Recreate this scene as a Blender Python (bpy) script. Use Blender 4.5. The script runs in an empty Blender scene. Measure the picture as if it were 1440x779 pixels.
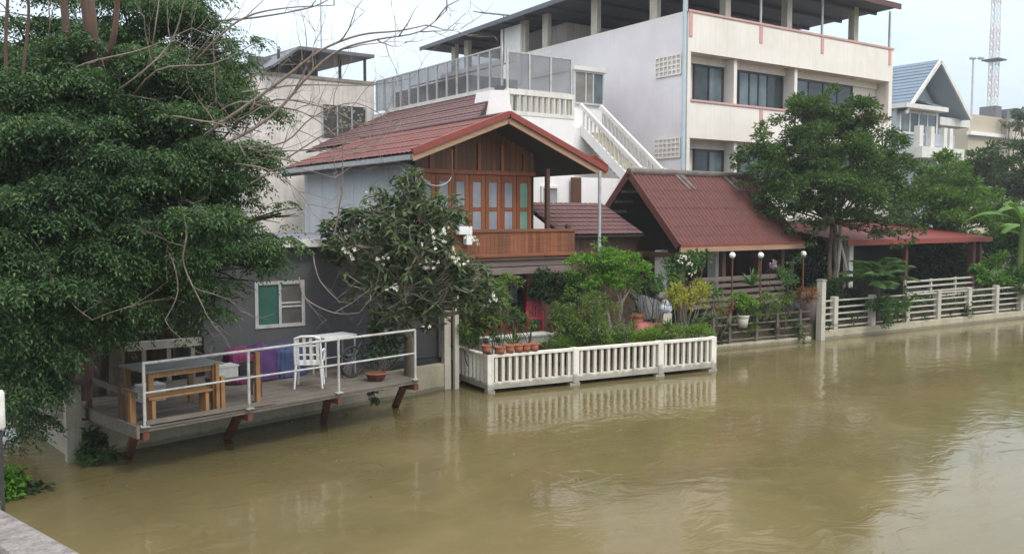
import bpy, bmesh, math, random
import numpy as np
from mathutils import Vector, Matrix
random.seed(7)
RNG = np.random.default_rng(11)
SC = bpy.context.scene
COL = SC.collection
R = math.radians

# ------------------------------------------------------------------ camera
F_PX, PITCH, YAW, CAM_Z = 1240.0, R(3.9), R(-35.0), 4.2
cam_d = bpy.data.cameras.new('camera')
cam_d.sensor_width = 36.0
cam_d.lens = F_PX / 1440.0 * 36.0
cam_d.clip_end = 4000
cam_d.clip_start = 0.05
cam = bpy.data.objects.new('camera', cam_d)
COL.objects.link(cam)
cam.location = (0, 0, CAM_Z)
cam.rotation_euler = (math.pi / 2 - PITCH, 0, YAW)
SC.camera = cam
CP = Vector((0, 0, CAM_Z))
FW = Vector((-math.sin(YAW), math.cos(YAW), 0))
RT = Vector((math.cos(YAW), math.sin(YAW), 0))
UP = Vector((0, 0, 1))

def ray(px, py):
    cx = (px - 720) / F_PX
    cy = (389.5 - py) / F_PX
    return RT * cx + FW * (math.cos(PITCH) + cy * math.sin(PITCH)) + UP * (cy * math.cos(PITCH) - math.sin(PITCH))

def wp(px, py, x=None, y=None, z=None, d=None):
    """survey: the place on a known plane (or at a known distance) seen in that direction"""
    r = ray(px, py)
    if d is not None: t = d / r.dot(FW)
    elif z is not None: t = (z - CAM_Z) / r.z
    elif x is not None: t = x / r.x
    else: t = y / r.y
    return CP + r * t

def lp(p0, p1, px, py=400):
    """place on the ground line p0-p1 in the bearing px"""
    r = ray(px, py)
    ax, ay = p0[0], p0[1]
    bx, by = p1[0] - ax, p1[1] - ay
    den = bx * r.y - by * r.x
    s = (-ax * r.y + ay * r.x) / den
    return Vector((ax + bx * s, ay + by * s, 0))

# ------------------------------------------------------------------ mesh helper
class MB:
    def __init__(self):
        self.v, self.f, self.s = [], [], []
    def add(self, vs, fs, smooth=False):
        n = len(self.v)
        self.v.extend([tuple(p) for p in vs])
        for f in fs:
            self.f.append(tuple(i + n for i in f)); self.s.append(smooth)
        return self
    def box(self, x0, x1, y0, y1, z0, z1):
        vs = [(x, y, z) for z in (z0, z1) for y in (y0, y1) for x in (x0, x1)]
        return self.add(vs, [(0, 2, 3, 1), (4, 5, 7, 6), (0, 1, 5, 4), (2, 6, 7, 3), (0, 4, 6, 2), (1, 3, 7, 5)])
    def beam(self, p, q, w, h, up=None):
        p, q = Vector(p), Vector(q)
        a = (q - p).normalized()
        u = Vector(up) if up is not None else (UP if abs(a.z) < 0.95 else Vector((0, 1, 0)))
        s = a.cross(u).normalized(); u = s.cross(a).normalized()
        vs = [c + s * (sx * w / 2) + u * (su * h / 2) for c in (p, q) for su in (-1, 1) for sx in (-1, 1)]
        return self.add(vs, [(0, 1, 3, 2), (4, 6, 7, 5), (0, 4, 5, 1), (2, 3, 7, 6), (0, 2, 6, 4), (1, 5, 7, 3)])
    def tube(self, pts, rad, n=8, smooth=True):
        pts = [Vector(p) for p in pts]
        if not hasattr(rad, '__len__'): rad = [rad] * len(pts)
        rings, base = [], len(self.v)
        prev = None
        for i, p in enumerate(pts):
            a = (pts[min(i + 1, len(pts) - 1)] - pts[max(i - 1, 0)])
            if a.length < 1e-9: a = Vector((0, 0, 1))
            a.normalize()
            if prev is None:
                ref = UP if abs(a.z) < 0.9 else Vector((1, 0, 0))
                s = a.cross(ref).normalized()
            else:
                s = (prev - a * prev.dot(a))
                s = s.normalized() if s.length > 1e-6 else a.orthogonal().normalized()
            prev = s
            t = a.cross(s)
            rings.append([p + (s * math.cos(2 * math.pi * k / n) + t * math.sin(2 * math.pi * k / n)) * rad[i] for k in range(n)])
        vs = [v for r_ in rings for v in r_]
        fs = []
        for i in range(len(pts) - 1):
            for k in range(n):
                k2 = (k + 1) % n
                fs.append((i * n + k, i * n + k2, (i + 1) * n + k2, (i + 1) * n + k))
        self.add(vs, fs, smooth)
        self.add(rings[0], [tuple(reversed(range(n)))]); self.add(rings[-1], [tuple(range(n))])
        return self
    def lathe(self, c, prof, n=16, smooth=True):
        c = Vector(c); vs = []; fs = []
        for (r_, z) in prof:
            for k in range(n):
                a = 2 * math.pi * k / n
                vs.append(c + Vector((r_ * math.cos(a), r_ * math.sin(a), z)))
        for i in range(len(prof) - 1):
            for k in range(n):
                k2 = (k + 1) % n
                fs.append((i * n + k, i * n + k2, (i + 1) * n + k2, (i + 1) * n + k))
        return self.add(vs, fs, smooth)
    def prism(self, poly, ext):
        ext = Vector(ext); n = len(poly)
        vs = [Vector(p) for p in poly] + [Vector(p) + ext for p in poly]
        fs = [tuple(reversed(range(n))), tuple(range(n, 2 * n))]
        for k in range(n):
            k2 = (k + 1) % n
            fs.append((k, k2, k2 + n, k + n))
        return self.add(vs, fs)
    def quad(self, a, b, c, d): return self.add([a, b, c, d], [(0, 1, 2, 3)])
    def slab(self, a, b, c, d, t):
        """a plate with the four corners, thickened downwards along its normal"""
        a, b, c, d = map(Vector, (a, b, c, d))
        nrm = (b - a).cross(d - a).normalized()
        if nrm.z < 0: nrm = -nrm
        return self.prism([a, b, c, d], -nrm * t)
    def build(self, name, mat, parent=None, bevel=0.0):
        me = bpy.data.meshes.new(name)
        off = wloc(parent)
        me.from_pydata([(x - off.x, y - off.y, z - off.z) for x, y, z in self.v], [], self.f)
        me.polygons.foreach_set('use_smooth', self.s)
        me.update()
        bm = bmesh.new(); bm.from_mesh(me)
        bmesh.ops.recalc_face_normals(bm, faces=bm.faces)
        bm.to_mesh(me); bm.free()
        return link(name, me, mat, parent, bevel)

def wloc(o):
    p = Vector((0, 0, 0))
    while o is not None:
        p += Vector(o.location); o = o.parent
    return p

def link(name, me, mat, parent=None, bevel=0.0):
    o = bpy.data.objects.new(name, me)
    me.materials.append(mat)
    COL.objects.link(o)
    if parent is not None: o.parent = parent
    if bevel > 0:
        m = o.modifiers.new('bevel', 'BEVEL'); m.width = bevel; m.segments = 2; m.limit_method = 'ANGLE'; m.angle_limit = R(50)
    return o

def thing(name, label, cat, loc=(0, 0, 0), group=None):
    o = bpy.data.objects.new(name, None)
    o.empty_display_size = 0.2
    COL.objects.link(o); o.location = loc
    o['label'] = label; o['category'] = cat
    if group: o['group'] = group
    return o

def tag(o, label, cat, group=None):
    o['label'] = label; o['category'] = cat
    if group: o['group'] = group
    return o

def struct(o, kind='structure'):
    o['kind'] = kind; return o

KIDS = None
def copy_tree(o, parent=None):
    c = o.copy(); COL.objects.link(c); c.parent = parent
    for ch in o.children: copy_tree(ch, c)
    return c

# ------------------------------------------------------------------ materials
def new_mat(name):
    m = bpy.data.materials.new(name); m.use_nodes = True
    nt = m.node_tree
    b = nt.nodes['Principled BSDF']
    return m, nt, b

def N(nt, kind, **kw):
    n = nt.nodes.new(kind)
    for k, v in kw.items(): setattr(n, k, v)
    return n

def ramp(nt, fac, stops):
    r = N(nt, 'ShaderNodeValToRGB')
    el = r.color_ramp.elements
    el[0].position, el[0].color = stops[0][0], (*stops[0][1], 1)
    el[1].position, el[1].color = stops[-1][0], (*stops[-1][1], 1)
    for p, c in stops[1:-1]:
        e = el.new(p); e.color = (*c, 1)
    nt.links.new(fac, r.inputs['Fac'])
    return r.outputs['Color']

def noise(nt, scale, detail=5, rough=0.6, stretch=(1, 1, 1), coords='Object', dist=0.0):
    tc = N(nt, 'ShaderNodeTexCoord')
    mp = N(nt, 'ShaderNodeMapping'); mp.inputs['Scale'].default_value = stretch
    nt.links.new(tc.outputs[coords], mp.inputs['Vector'])
    n = N(nt, 'ShaderNodeTexNoise'); n.inputs['Scale'].default_value = scale
    n.inputs['Detail'].default_value = detail; n.inputs['Roughness'].default_value = rough
    n.inputs['Distortion'].default_value = dist
    nt.links.new(mp.outputs['Vector'], n.inputs['Vector'])
    return n.outputs['Fac']

def mixc(nt, fac, a, b, mode='MIX'):
    m = N(nt, 'ShaderNodeMix', data_type='RGBA', blend_type=mode)
    for sock, val in ((m.inputs[0], fac), (m.inputs[6], a), (m.inputs[7], b)):
        if isinstance(val, (int, float)): sock.default_value = val
        elif isinstance(val, tuple): sock.default_value = (*val, 1)
        else: nt.links.new(val, sock)
    return m.outputs[2]

def bump(nt, b, h, strength=0.3, dist=0.02):
    bp = N(nt, 'ShaderNodeBump'); bp.inputs['Strength'].default_value = strength; bp.inputs['Distance'].default_value = dist
    nt.links.new(h, bp.inputs['Height']); nt.links.new(bp.outputs['Normal'], b.inputs['Normal'])
    return bp

def surf(name, col, dirt=None, rough=0.7, scale=2.0, amount=0.5, streak=0.35, metal=0.0, bmp=0.15, bscale=30, fine=0.25, algae=None):
    """painted / plastered / stone surface: blotches, vertical run-off streaks and fine grain"""
    m, nt, b = new_mat(name)
    dirt = dirt or tuple(c * 0.6 for c in col)
    n1 = noise(nt, scale, 6, 0.65)
    f1 = ramp(nt, n1, [(0.42, (0, 0, 0)), (0.75, (amount,) * 3)])
    c1 = mixc(nt, f1, col, dirt)
    n2 = noise(nt, 1.0, 5, 0.6, (7, 7, 0.35))
    f2 = ramp(nt, n2, [(0.5, (0, 0, 0)), (0.8, (streak,) * 3)])
    c2 = mixc(nt, f2, c1, dirt)
    if algae:                                            # growth that the river leaves up to its high mark
        tc = N(nt, 'ShaderNodeTexCoord'); sp = N(nt, 'ShaderNodeSeparateXYZ'); nt.links.new(tc.outputs['Object'], sp.inputs[0])
        ad = N(nt, 'ShaderNodeMath', operation='MULTIPLY_ADD'); nt.links.new(noise(nt, 5, 4, .7), ad.inputs[0]); ad.inputs[1].default_value = -algae * 2.4
        nt.links.new(sp.outputs['Z'], ad.inputs[2])
        fa = ramp(nt, ad.outputs[0], [(0.0, (.6,) * 3), (algae * .6, (0, 0, 0))])
        c2 = mixc(nt, fa, c2, (.085, .08, .04))
    n3 = noise(nt, bscale, 3, 0.7)
    g = ramp(nt, n3, [(0.25, (1 - fine,) * 3), (0.75, (1 + fine * 0.3,) * 3)])
    c3 = mixc(nt, 1.0, c2, g, 'MULTIPLY')
    nt.links.new(c3, b.inputs['Base Color'])
    b.inputs['Roughness'].default_value = rough
    b.inputs['Metallic'].default_value = metal
    if bmp: bump(nt, b, n3, bmp, 0.01)
    return m

def wood(name, c0, c1, axis=2, rough=0.55, grain=18.0, island=0.35):
    """planked timber: grain runs along one axis and every board has its own tone"""
    m, nt, b = new_mat(name)
    st = [1, 1, 1]; st[axis] = 0.06
    n1 = noise(nt, grain, 6, 0.65, tuple(st), dist=0.6)
    col = ramp(nt, n1, [(0.28, c0), (0.72, c1)])
    geo = N(nt, 'ShaderNodeNewGeometry')
    t = ramp(nt, geo.outputs['Random Per Island'], [(0, (1 - island,) * 3), (1, (1 + island * 0.5,) * 3)])
    col = mixc(nt, 1.0, col, t, 'MULTIPLY')
    n2 = noise(nt, 1.3, 5, 0.6)
    w = ramp(nt, n2, [(0.5, (0, 0, 0)), (0.8, (0.45,) * 3)])
    grey = tuple(0.5 * c + 0.5 * 0.09 for c in c0)
    col = mixc(nt, w, col, grey)
    nt.links.new(col, b.inputs['Base Color'])
    b.inputs['Roughness'].default_value = rough
    bump(nt, b, n1, 0.25, 0.006)
    return m

def leafmat(name, dark, light, tip=None, scale=1.2, trans=0.3, rough=0.5):
    """leaves: each leaf has its own tone, whole boughs are older or younger growth"""
    m, nt, b = new_mat(name)
    geo = N(nt, 'ShaderNodeNewGeometry')
    n1 = noise(nt, scale, 3, 0.55)
    c1 = ramp(nt, n1, [(0.36, dark), (0.66, light)])
    c2 = ramp(nt, geo.outputs['Random Per Island'], [(0.0, tuple(c * 0.5 for c in dark)), (0.55, tuple(0.5 * (a + c) for a, c in zip(dark, light))), (0.955, tip or tuple(c * 1.35 for c in light)), (0.97, (.20, .17, .035)), (1.0, (.16, .10, .04))])
    col = mixc(nt, 0.5, c1, c2)
    nt.links.new(col, b.inputs['Base Color'])
    b.inputs['Roughness'].default_value = rough
    b.inputs['Specular IOR Level'].default_value = 0.22
    tr = N(nt, 'ShaderNodeBsdfTranslucent')
    bright = mixc(nt, 1.0, col, (1.1, 1.25, 0.7), 'MULTIPLY')
    nt.links.new(bright, tr.inputs['Color'])
    mx = N(nt, 'ShaderNodeMixShader'); mx.inputs[0].default_value = trans
    nt.links.new(b.outputs[0], mx.inputs[1]); nt.links.new(tr.outputs[0], mx.inputs[2])
    nt.links.new(mx.outputs[0], nt.nodes['Material Output'].inputs['Surface'])
    return m

def glass(name, tint, rough=0.08, alpha=1.0, spec=0.5, vary=0.3):
    m, nt, b = new_mat(name)
    n1 = noise(nt, 1.5, 3, 0.5)
    c = ramp(nt, n1, [(0.3, tuple(x * (1 - vary) for x in tint)), (0.7, tuple(x * (1 + vary) for x in tint))])
    nt.links.new(c, b.inputs['Base Color'])
    b.inputs['Roughness'].default_value = rough
    b.inputs['Specular IOR Level'].default_value = spec
    b.inputs['Alpha'].default_value = alpha
    return m

def rooftile(name, c0, c1, moss, rough=0.75):
    m, nt, b = new_mat(name)
    n1 = noise(nt, 0.8, 6, 0.7)
    n2 = noise(nt, 9.0, 4, 0.7)
    col = ramp(nt, n2, [(0.3, c0), (0.7, c1)])
    f = ramp(nt, n1, [(0.45, (0, 0, 0)), (0.72, (0.55,) * 3)])
    col = mixc(nt, f, col, moss)
    n3 = noise(nt, 1.0, 5, 0.65, (6, 6, 0.5))
    f3 = ramp(nt, n3, [(0.5, (0, 0, 0)), (0.8, (0.4,) * 3)])
    col = mixc(nt, f3, col, tuple(c * 0.45 for c in c0))
    nt.links.new(col, b.inputs['Base Color'])
    b.inputs['Roughness'].default_value = rough
    bump(nt, b, n2, 0.2, 0.01)
    return m

M = {}
M['concrete'] = surf('concrete', (.33, .31, .26), (.13, .12, .085), .85, 1.4, .8, .6)
M['concrete_pale'] = surf('concrete_pale', (.47, .42, .31), (.20, .17, .10), .85, 1.2, .6, .6, algae=.06)
M['white_paint'] = surf('white_paint', (.74, .73, .69), (.36, .33, .27), .6, 1.6, .35, .45)
M['cream_wall'] = surf('cream_wall', (.80, .755, .70), (.50, .44, .38), .75, .5, .4, .30, fine=.06, bmp=.05)
M['lilac_shade_wall'] = surf('lilac_shade_wall', (.77, .735, .755), (.50, .46, .47), .8, .35, .5, .22, fine=.05, bmp=.05)  # shaded copy of the cream wall: the flank's lilac shade put into its colour
M['white_wall'] = surf('white_wall', (.80, .78, .775), (.56, .53, .52), .75, .8, .35, .35, fine=.06, bmp=.05)
M['pink_trim'] = surf('pink_trim', (.62, .36, .33), (.45, .3, .27), .7, 2, .4, .3)
M['dark_grey_wall'] = surf('dark_grey_wall', (.075, .077, .09), (.12, .115, .11), .75, .9, .4, .5, fine=.12)
M['light_cladding'] = surf('light_cladding', (.46, .47, .50), (.30, .29, .29), .6, .7, .5, .5, fine=.06)
M['beige_wall'] = surf('beige_wall', (.74, .69, .66), (.33, .29, .25), .85, .6, .7, .6)
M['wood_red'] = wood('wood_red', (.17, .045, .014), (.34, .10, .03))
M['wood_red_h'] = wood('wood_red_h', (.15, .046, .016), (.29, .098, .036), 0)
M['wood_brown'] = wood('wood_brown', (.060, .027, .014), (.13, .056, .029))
M['wood_gable'] = wood('wood_gable', (.10, .036, .015), (.20, .075, .03))
M['wood_brown_h'] = wood('wood_brown_h', (.06, .032, .02), (.13, .075, .05), 0)
M['wood_grey'] = wood('wood_grey', (.10, .085, .07), (.22, .19, .16), 0, .8)
M['wood_purple'] = wood('wood_purple', (.12, .088, .08), (.22, .17, .155), 0, .8)
M['wood_yellow'] = wood('wood_yellow', (.22, .115, .045), (.38, .21, .085), 2)
M['fascia_tan'] = wood('fascia_tan', (.30, .17, .10), (.44, .27, .17), 0)
M['roof_red'] = rooftile('roof_red', (.115, .028, .022), (.165, .042, .033), (.088, .037, .034))
M['roof_maroon'] = rooftile('roof_maroon', (.082, .024, .019), (.130, .037, .030), (.085, .036, .031))
M['roof_purple'] = rooftile('roof_purple', (.085, .036, .036), (.14, .062, .06), (.08, .055, .055))
M['ridge_grey'] = surf('ridge_grey', (.16, .13, .12), (.07, .06, .055), .85, 3, .8, .4)
M['tile_edge'] = surf('tile_edge', (.26, .045, .03), (.12, .04, .03), .6, 4, .5, .3)
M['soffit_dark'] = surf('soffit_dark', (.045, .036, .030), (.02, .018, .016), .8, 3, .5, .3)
M['roof_blue'] = rooftile('roof_blue', (.14, .19, .25), (.19, .25, .32), (.16, .2, .25))
M['blue_grey'] = surf('blue_grey', (.42, .47, .54), (.30, .33, .38), .7, 1, .3, .3)
M['roof_sheet_grey'] = surf('roof_sheet_grey', (.13, .135, .16), (.07, .07, .08), .6, 1, .4, .3)
M['canopy_dark'] = surf('canopy_dark', (.075, .077, .10), (.05, .05, .06), .7, .6, .4, .2)
M['cream_post'] = surf('cream_post', (.52, .49, .42), (.3, .27, .2), .8, 2, .5, .5)
M['steel_pale'] = surf('steel_pale', (.50, .53, .55), (.28, .25, .22), .45, 4, .6, .4, metal=.3)
M['steel_white'] = surf('steel_white', (.52, .53, .53), (.24, .18, .13), .5, 6, .65, .5)
M['steel_blue'] = surf('steel_blue', (.50, .60, .66), (.35, .42, .46), .5, 3, .4, .3)
M['old_white'] = surf('old_white', (.80, .77, .69), (.36, .31, .22), .75, 2.2, .5, .5, algae=.17)
M['rust'] = surf('rust', (.15, .05, .025), (.05, .022, .015), .8, 9, .8, .4)
M['dark_metal'] = surf('dark_metal', (.04, .04, .045), (.08, .06, .05), .5, 6, .5, .2)
M['aluminium'] = surf('aluminium', (.62, .63, .63), (.4, .4, .39), .4, 4, .4, .3, metal=.2)
M['win_dark'] = glass('win_dark', (.030, .045, .052), .05)
M['win_curtain'] = glass('win_curtain', (.11, .15, .17), .08)
M['win_green'] = glass('win_green', (.012, .070, .052), .08, vary=.6)
M['win_grey'] = glass('win_grey', (.20, .19, .175), .15)
M['frosted'] = glass('frosted', (.25, .265, .30), .35)
M['frosted_green'] = glass('frosted_green', (.16, .27, .20), .35)
M['screen_glass'] = glass('screen_glass', (.17, .168, .178), .10, .48)
M['tank_black'] = surf('tank_black', (.02, .02, .022), (.04, .04, .04), .6)
M['terracotta'] = surf('terracotta', (.36, .12, .06), (.2, .12, .08), .8, 5, .6, .4)
M['jar_pink'] = surf('jar_pink', (.33, .075, .07), (.2, .06, .05), .45, 4, .5, .3)
M['plastic_red'] = surf('plastic_red', (.50, .02, .055), (.3, .03, .05), .4, 4, .3, .2, fine=.05)
M['plastic_white'] = surf('plastic_white', (.78, .78, .78), (.55, .53, .5), .4, 4, .4, .3, fine=.05)
M['cloth_magenta'] = surf('cloth_magenta', (.16, .02, .085), (.14, .02, .10), .9, 3, .6, .3)
M['cloth_purple'] = surf('cloth_purple', (.085, .035, .13), (.07, .03, .13), .9, 3, .6, .3)
M['cloth_blue'] = surf('cloth_blue', (.045, .065, .15), (.04, .05, .17), .9, 3, .6, .3)
M['foam'] = surf('foam', (.66, .66, .65), (.45, .42, .38), .8, 4, .4, .3)
M['globe'] = surf('globe', (.82, .82, .80), (.6, .58, .52), .3, 4, .3, .2, fine=.04)
M['porcelain'] = surf('porcelain', (.60, .64, .70), (.16, .24, .40), .3, 14, .9, .2)
M['moss'] = surf('moss', (.10, .15, .03), (.07, .06, .02), .95, 6, .9, .2, bmp=.6)
M['soil'] = surf('soil', (.10, .07, .045), (.05, .035, .025), .95, 6, .7, 0, bmp=.6)
M['bark'] = surf('bark', (.115, .085, .06), (.05, .04, .03), .9, 5, .7, .6, bmp=.6, bscale=18)
M['bark_pale'] = surf('bark_pale', (.30, .265, .22), (.16, .13, .10), .9, 5, .6, .5, bmp=.5, bscale=20)
M['bark_red'] = surf('bark_red', (.16, .10, .08), (.08, .055, .045), .9, 5, .6, .5, bmp=.5, bscale=20)
M['twig'] = surf('twig', (.27, .215, .185), (.10, .075, .065), .9, 6, .6, .3, bmp=.2)
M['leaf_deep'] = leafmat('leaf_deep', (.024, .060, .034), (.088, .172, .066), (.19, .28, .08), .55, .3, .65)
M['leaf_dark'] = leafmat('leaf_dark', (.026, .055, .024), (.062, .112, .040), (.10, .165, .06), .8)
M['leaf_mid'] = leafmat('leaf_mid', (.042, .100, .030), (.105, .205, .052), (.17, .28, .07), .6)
M['leaf_tree'] = leafmat('leaf_tree', (.032, .072, .026), (.105, .180, .052), (.18, .26, .07), .45)
M['leaf_fresh'] = leafmat('leaf_fresh', (.055, .125, .028), (.145, .265, .055), (.22, .36, .08), .5)
M['win_brown'] = glass('win_brown', (.085, .078, .072), .12)
M['leaf_bright'] = leafmat('leaf_bright', (.070, .175, .022), (.155, .32, .042), (.24, .43, .06), 2, .35)
M['leaf_lime'] = leafmat('leaf_lime', (.11, .21, .03), (.22, .36, .06), (.32, .45, .09), 2, .35)
M['leaf_olive'] = leafmat('leaf_olive', (.080, .135, .035), (.165, .245, .065), (.25, .33, .10), 2)
M['leaf_yellow'] = leafmat('leaf_yellow', (.18, .22, .03), (.42, .42, .04), (.52, .34, .05), 4)
M['leaf_rust'] = leafmat('leaf_rust', (.14, .055, .025), (.28, .13, .05), (.34, .2, .08), 4)
M['leaf_frangi'] = leafmat('leaf_frangi', (.045, .075, .038), (.12, .165, .08), (.20, .25, .11), 1.0)
M['leaf_greyed'] = leafmat('leaf_greyed', (.085, .088, .065), (.15, .15, .115), (.2, .19, .15), 3)
M['petal'] = leafmat('petal', (.72, .70, .62), (.82, .80, .74), (.85, .84, .8), 3, .2)
M['petal_mauve'] = leafmat('petal_mauve', (.32, .24, .36), (.42, .34, .46), (.5, .42, .52), 3, .2)
# ------------------------------------------------------------------ sky and sun (bright overcast)
SUN = Vector((0.10, -0.80, 0.92)).normalized()
w = bpy.data.worlds.new('World'); SC.world = w; w.use_nodes = True
nt = w.node_tree
bg = nt.nodes['Background']; bg.inputs['Strength'].default_value = 0.1
sky = N(nt, 'ShaderNodeTexSky'); sky.sky_type = 'NISHITA'; sky.sun_disc = False
sky.sun_elevation = math.asin(SUN.z); sky.sun_rotation = math.atan2(SUN.x, SUN.y)
sky.dust_density = 3.0; sky.air_density = 1.2
tc = N(nt, 'ShaderNodeTexCoord')
mp = N(nt, 'ShaderNodeMapping'); mp.inputs['Scale'].default_value = (1, 1, 2.6)
nt.links.new(tc.outputs['Generated'], mp.inputs['Vector'])
nz = N(nt, 'ShaderNodeTexNoise'); nz.inputs['Scale'].default_value = 2.2; nz.inputs['Detail'].default_value = 6; nz.inputs['Roughness'].default_value = .55
nt.links.new(mp.outputs['Vector'], nz.inputs['Vector'])
cover = ramp(nt, nz.outputs['Fac'], [(0.30, (.72,) * 3), (0.62, (1, 1, 1))])
sep = N(nt, 'ShaderNodeSeparateXYZ'); nt.links.new(tc.outputs['Generated'], sep.inputs[0])
cloud = ramp(nt, sep.outputs['Z'], [(0.0, (.655, .77, .89)), (0.20, (.74, .86, .98)), (0.5, (.95, .98, 1.0)), (1.0, (1, 1, 1))])
gain = N(nt, 'ShaderNodeMapRange'); gain.inputs['From Min'].default_value = 0.1; gain.inputs['From Max'].default_value = 0.9
gain.inputs['To Min'].default_value = 8.9; gain.inputs['To Max'].default_value = 19.0
nt.links.new(sep.outputs['Z'], gain.inputs['Value'])
vm = N(nt, 'ShaderNodeVectorMath', operation='SCALE')
nt.links.new(cloud, vm.inputs[0]); cl_ = N(nt, 'ShaderNodeMapRange'); cl_.inputs['From Min'].default_value = .3; cl_.inputs['From Max'].default_value = .7; cl_.inputs['To Min'].default_value = .90; cl_.inputs['To Max'].default_value = 1.10
nz2 = N(nt, 'ShaderNodeTexNoise'); nz2.inputs['Scale'].default_value = 3.5; nz2.inputs['Detail'].default_value = 7; nt.links.new(mp.outputs['Vector'], nz2.inputs['Vector'])
nt.links.new(nz2.outputs['Fac'], cl_.inputs['Value'])
gm_ = N(nt, 'ShaderNodeMath', operation='MULTIPLY'); nt.links.new(gain.outputs['Result'], gm_.inputs[0]); nt.links.new(cl_.outputs['Result'], gm_.inputs[1])
nt.links.new(gm_.outputs[0], vm.inputs['Scale'])
mx = mixc(nt, cover, sky.outputs['Color'], vm.outputs['Vector'])
nt.links.new(mx, bg.inputs['Color'])
sl = bpy.data.lights.new('sun', 'SUN'); sl.energy = 1.2; sl.angle = R(14); sl.color = (1, .95, .87)
so = bpy.data.objects.new('sun', sl); COL.objects.link(so)
so.rotation_euler = SUN.to_track_quat('Z', 'Y').to_euler()
SC.view_settings.view_transform = 'Standard'
SC.view_settings.look = 'None'
SC.view_settings.exposure = 0.46
SC.view_settings.gamma = 1.0
SC.cycles.max_bounces = 6
SC.cycles.transparent_max_bounces = 12

# ------------------------------------------------------------------ ground and river
WA = wp(105, 648, z=0); WB = wp(635, 545, z=0)            # retaining wall foot under the deck
WR = Vector((2.0, 20.2, 0))                                # return of that wall
B0 = wp(641, 536, z=0); B1 = wp(688, 553, z=0); B2 = wp(1001, 521, z=0)   # balustrade
DF0 = wp(1003, 493, z=0); DF1 = wp(1141, 480, z=0)         # brown fence foot
RF0 = wp(1155, 478, z=0); RF1 = wp(1440, 447, z=0)         # white fence foot
RFE = RF0 + (RF1 - RF0) * 2.2
LAND_Z = 0.55
bank = [(-60, 27), (WR.x, WR.y + 3), (WR.x + .1, WR.y), (WA.x + .06, WA.y + .1), (WB.x, WB.y + .1), (B0.x, B0.y + .1), (DF0.x - .3, DF0.y + .27),
        (DF1.x, DF1.y + .27), (RF0.x, RF0.y + .27), (RFE.x, RFE.y + .27), (RFE.x + 700, RFE.y - 40), (900, 900), (-900, 900), (-900, 60)]
mb = MB(); n_ = len(bank)
mb.add([(x, y, LAND_Z) for x, y in bank], [tuple(range(n_))])
mb.add([(x, y, z) for (x, y) in bank[:11] for z in (-1.5, LAND_Z)], [(2 * i, 2 * i + 1, 2 * i + 3, 2 * i + 2) for i in range(10)])
struct(mb.build('ground', surf('ground_earth', (.085, .08, .045), (.05, .06, .025), .95, .8, .8, 0, bmp=.5)))

m, nt, b = new_mat('muddy_water')
n1 = noise(nt, .22, 4, .55, (1, 1.6, 1), dist=1.2)
n2 = noise(nt, .9, 5, .6, (1, 1.4, 1), dist=2.0)
c = ramp(nt, n1, [(.3, (.116, .096, .043)), (.55, (.143, .116, .053)), (.75, (.178, .143, .072))])
silt = ramp(nt, n2, [(.56, (0, 0, 0)), (.70, (.30,) * 3)])
c = mixc(nt, silt, c, (.20, .163, .095))
nt.links.new(c, b.inputs['Base Color'])
b.inputs['Roughness'].default_value = .07; b.inputs['IOR'].default_value = 1.333
w1 = noise(nt, 1.0, 3, .5, (1, 1.5, 1), dist=1.4)
w2 = noise(nt, 9.0, 3, .55, (1, 1.5, 1), dist=.6)
mask = ramp(nt, noise(nt, .13, 3, .5, dist=1.5), [(.38, (.12,) * 3), (.66, (1, 1, 1))])
w2m = N(nt, 'ShaderNodeMath', operation='MULTIPLY'); nt.links.new(w2, w2m.inputs[0]); nt.links.new(mask, w2m.inputs[1])
b1 = N(nt, 'ShaderNodeBump'); b1.inputs['Strength'].default_value = .115; b1.inputs['Distance'].default_value = .10
nt.links.new(w1, b1.inputs['Height'])
b2 = N(nt, 'ShaderNodeBump'); b2.inputs['Strength'].default_value = .09; b2.inputs['Distance'].default_value = .03
nt.links.new(w2m.outputs[0], b2.inputs['Height']); nt.links.new(b1.outputs['Normal'], b2.inputs['Normal'])
nt.links.new(b2.outputs['Normal'], b.inputs['Normal'])
M['water'] = m
mb = MB(); mb.quad((-900, -900, 0), (1500, -900, 0), (1500, 60, 0), (-900, 60, 0))
struct(mb.build('river_water', M['water']))

# ------------------------------------------------------------------ humid air
hz = MB().box(-170, 330, -60, 330, -2.5, 34)
hm, hnt, hb = new_mat('humid_air'); hnt.nodes.remove(hb)
pv = N(hnt, 'ShaderNodeVolumePrincipled'); pv.inputs['Color'].default_value = (.92, .95, 1, 1); pv.inputs['Density'].default_value = .0007
pv.inputs['Anisotropy'].default_value = .2
hnt.links.new(pv.outputs[0], hnt.nodes['Material Output'].inputs['Volume'])
HZ = struct(hz.build('haze', hm), 'stuff')
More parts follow.
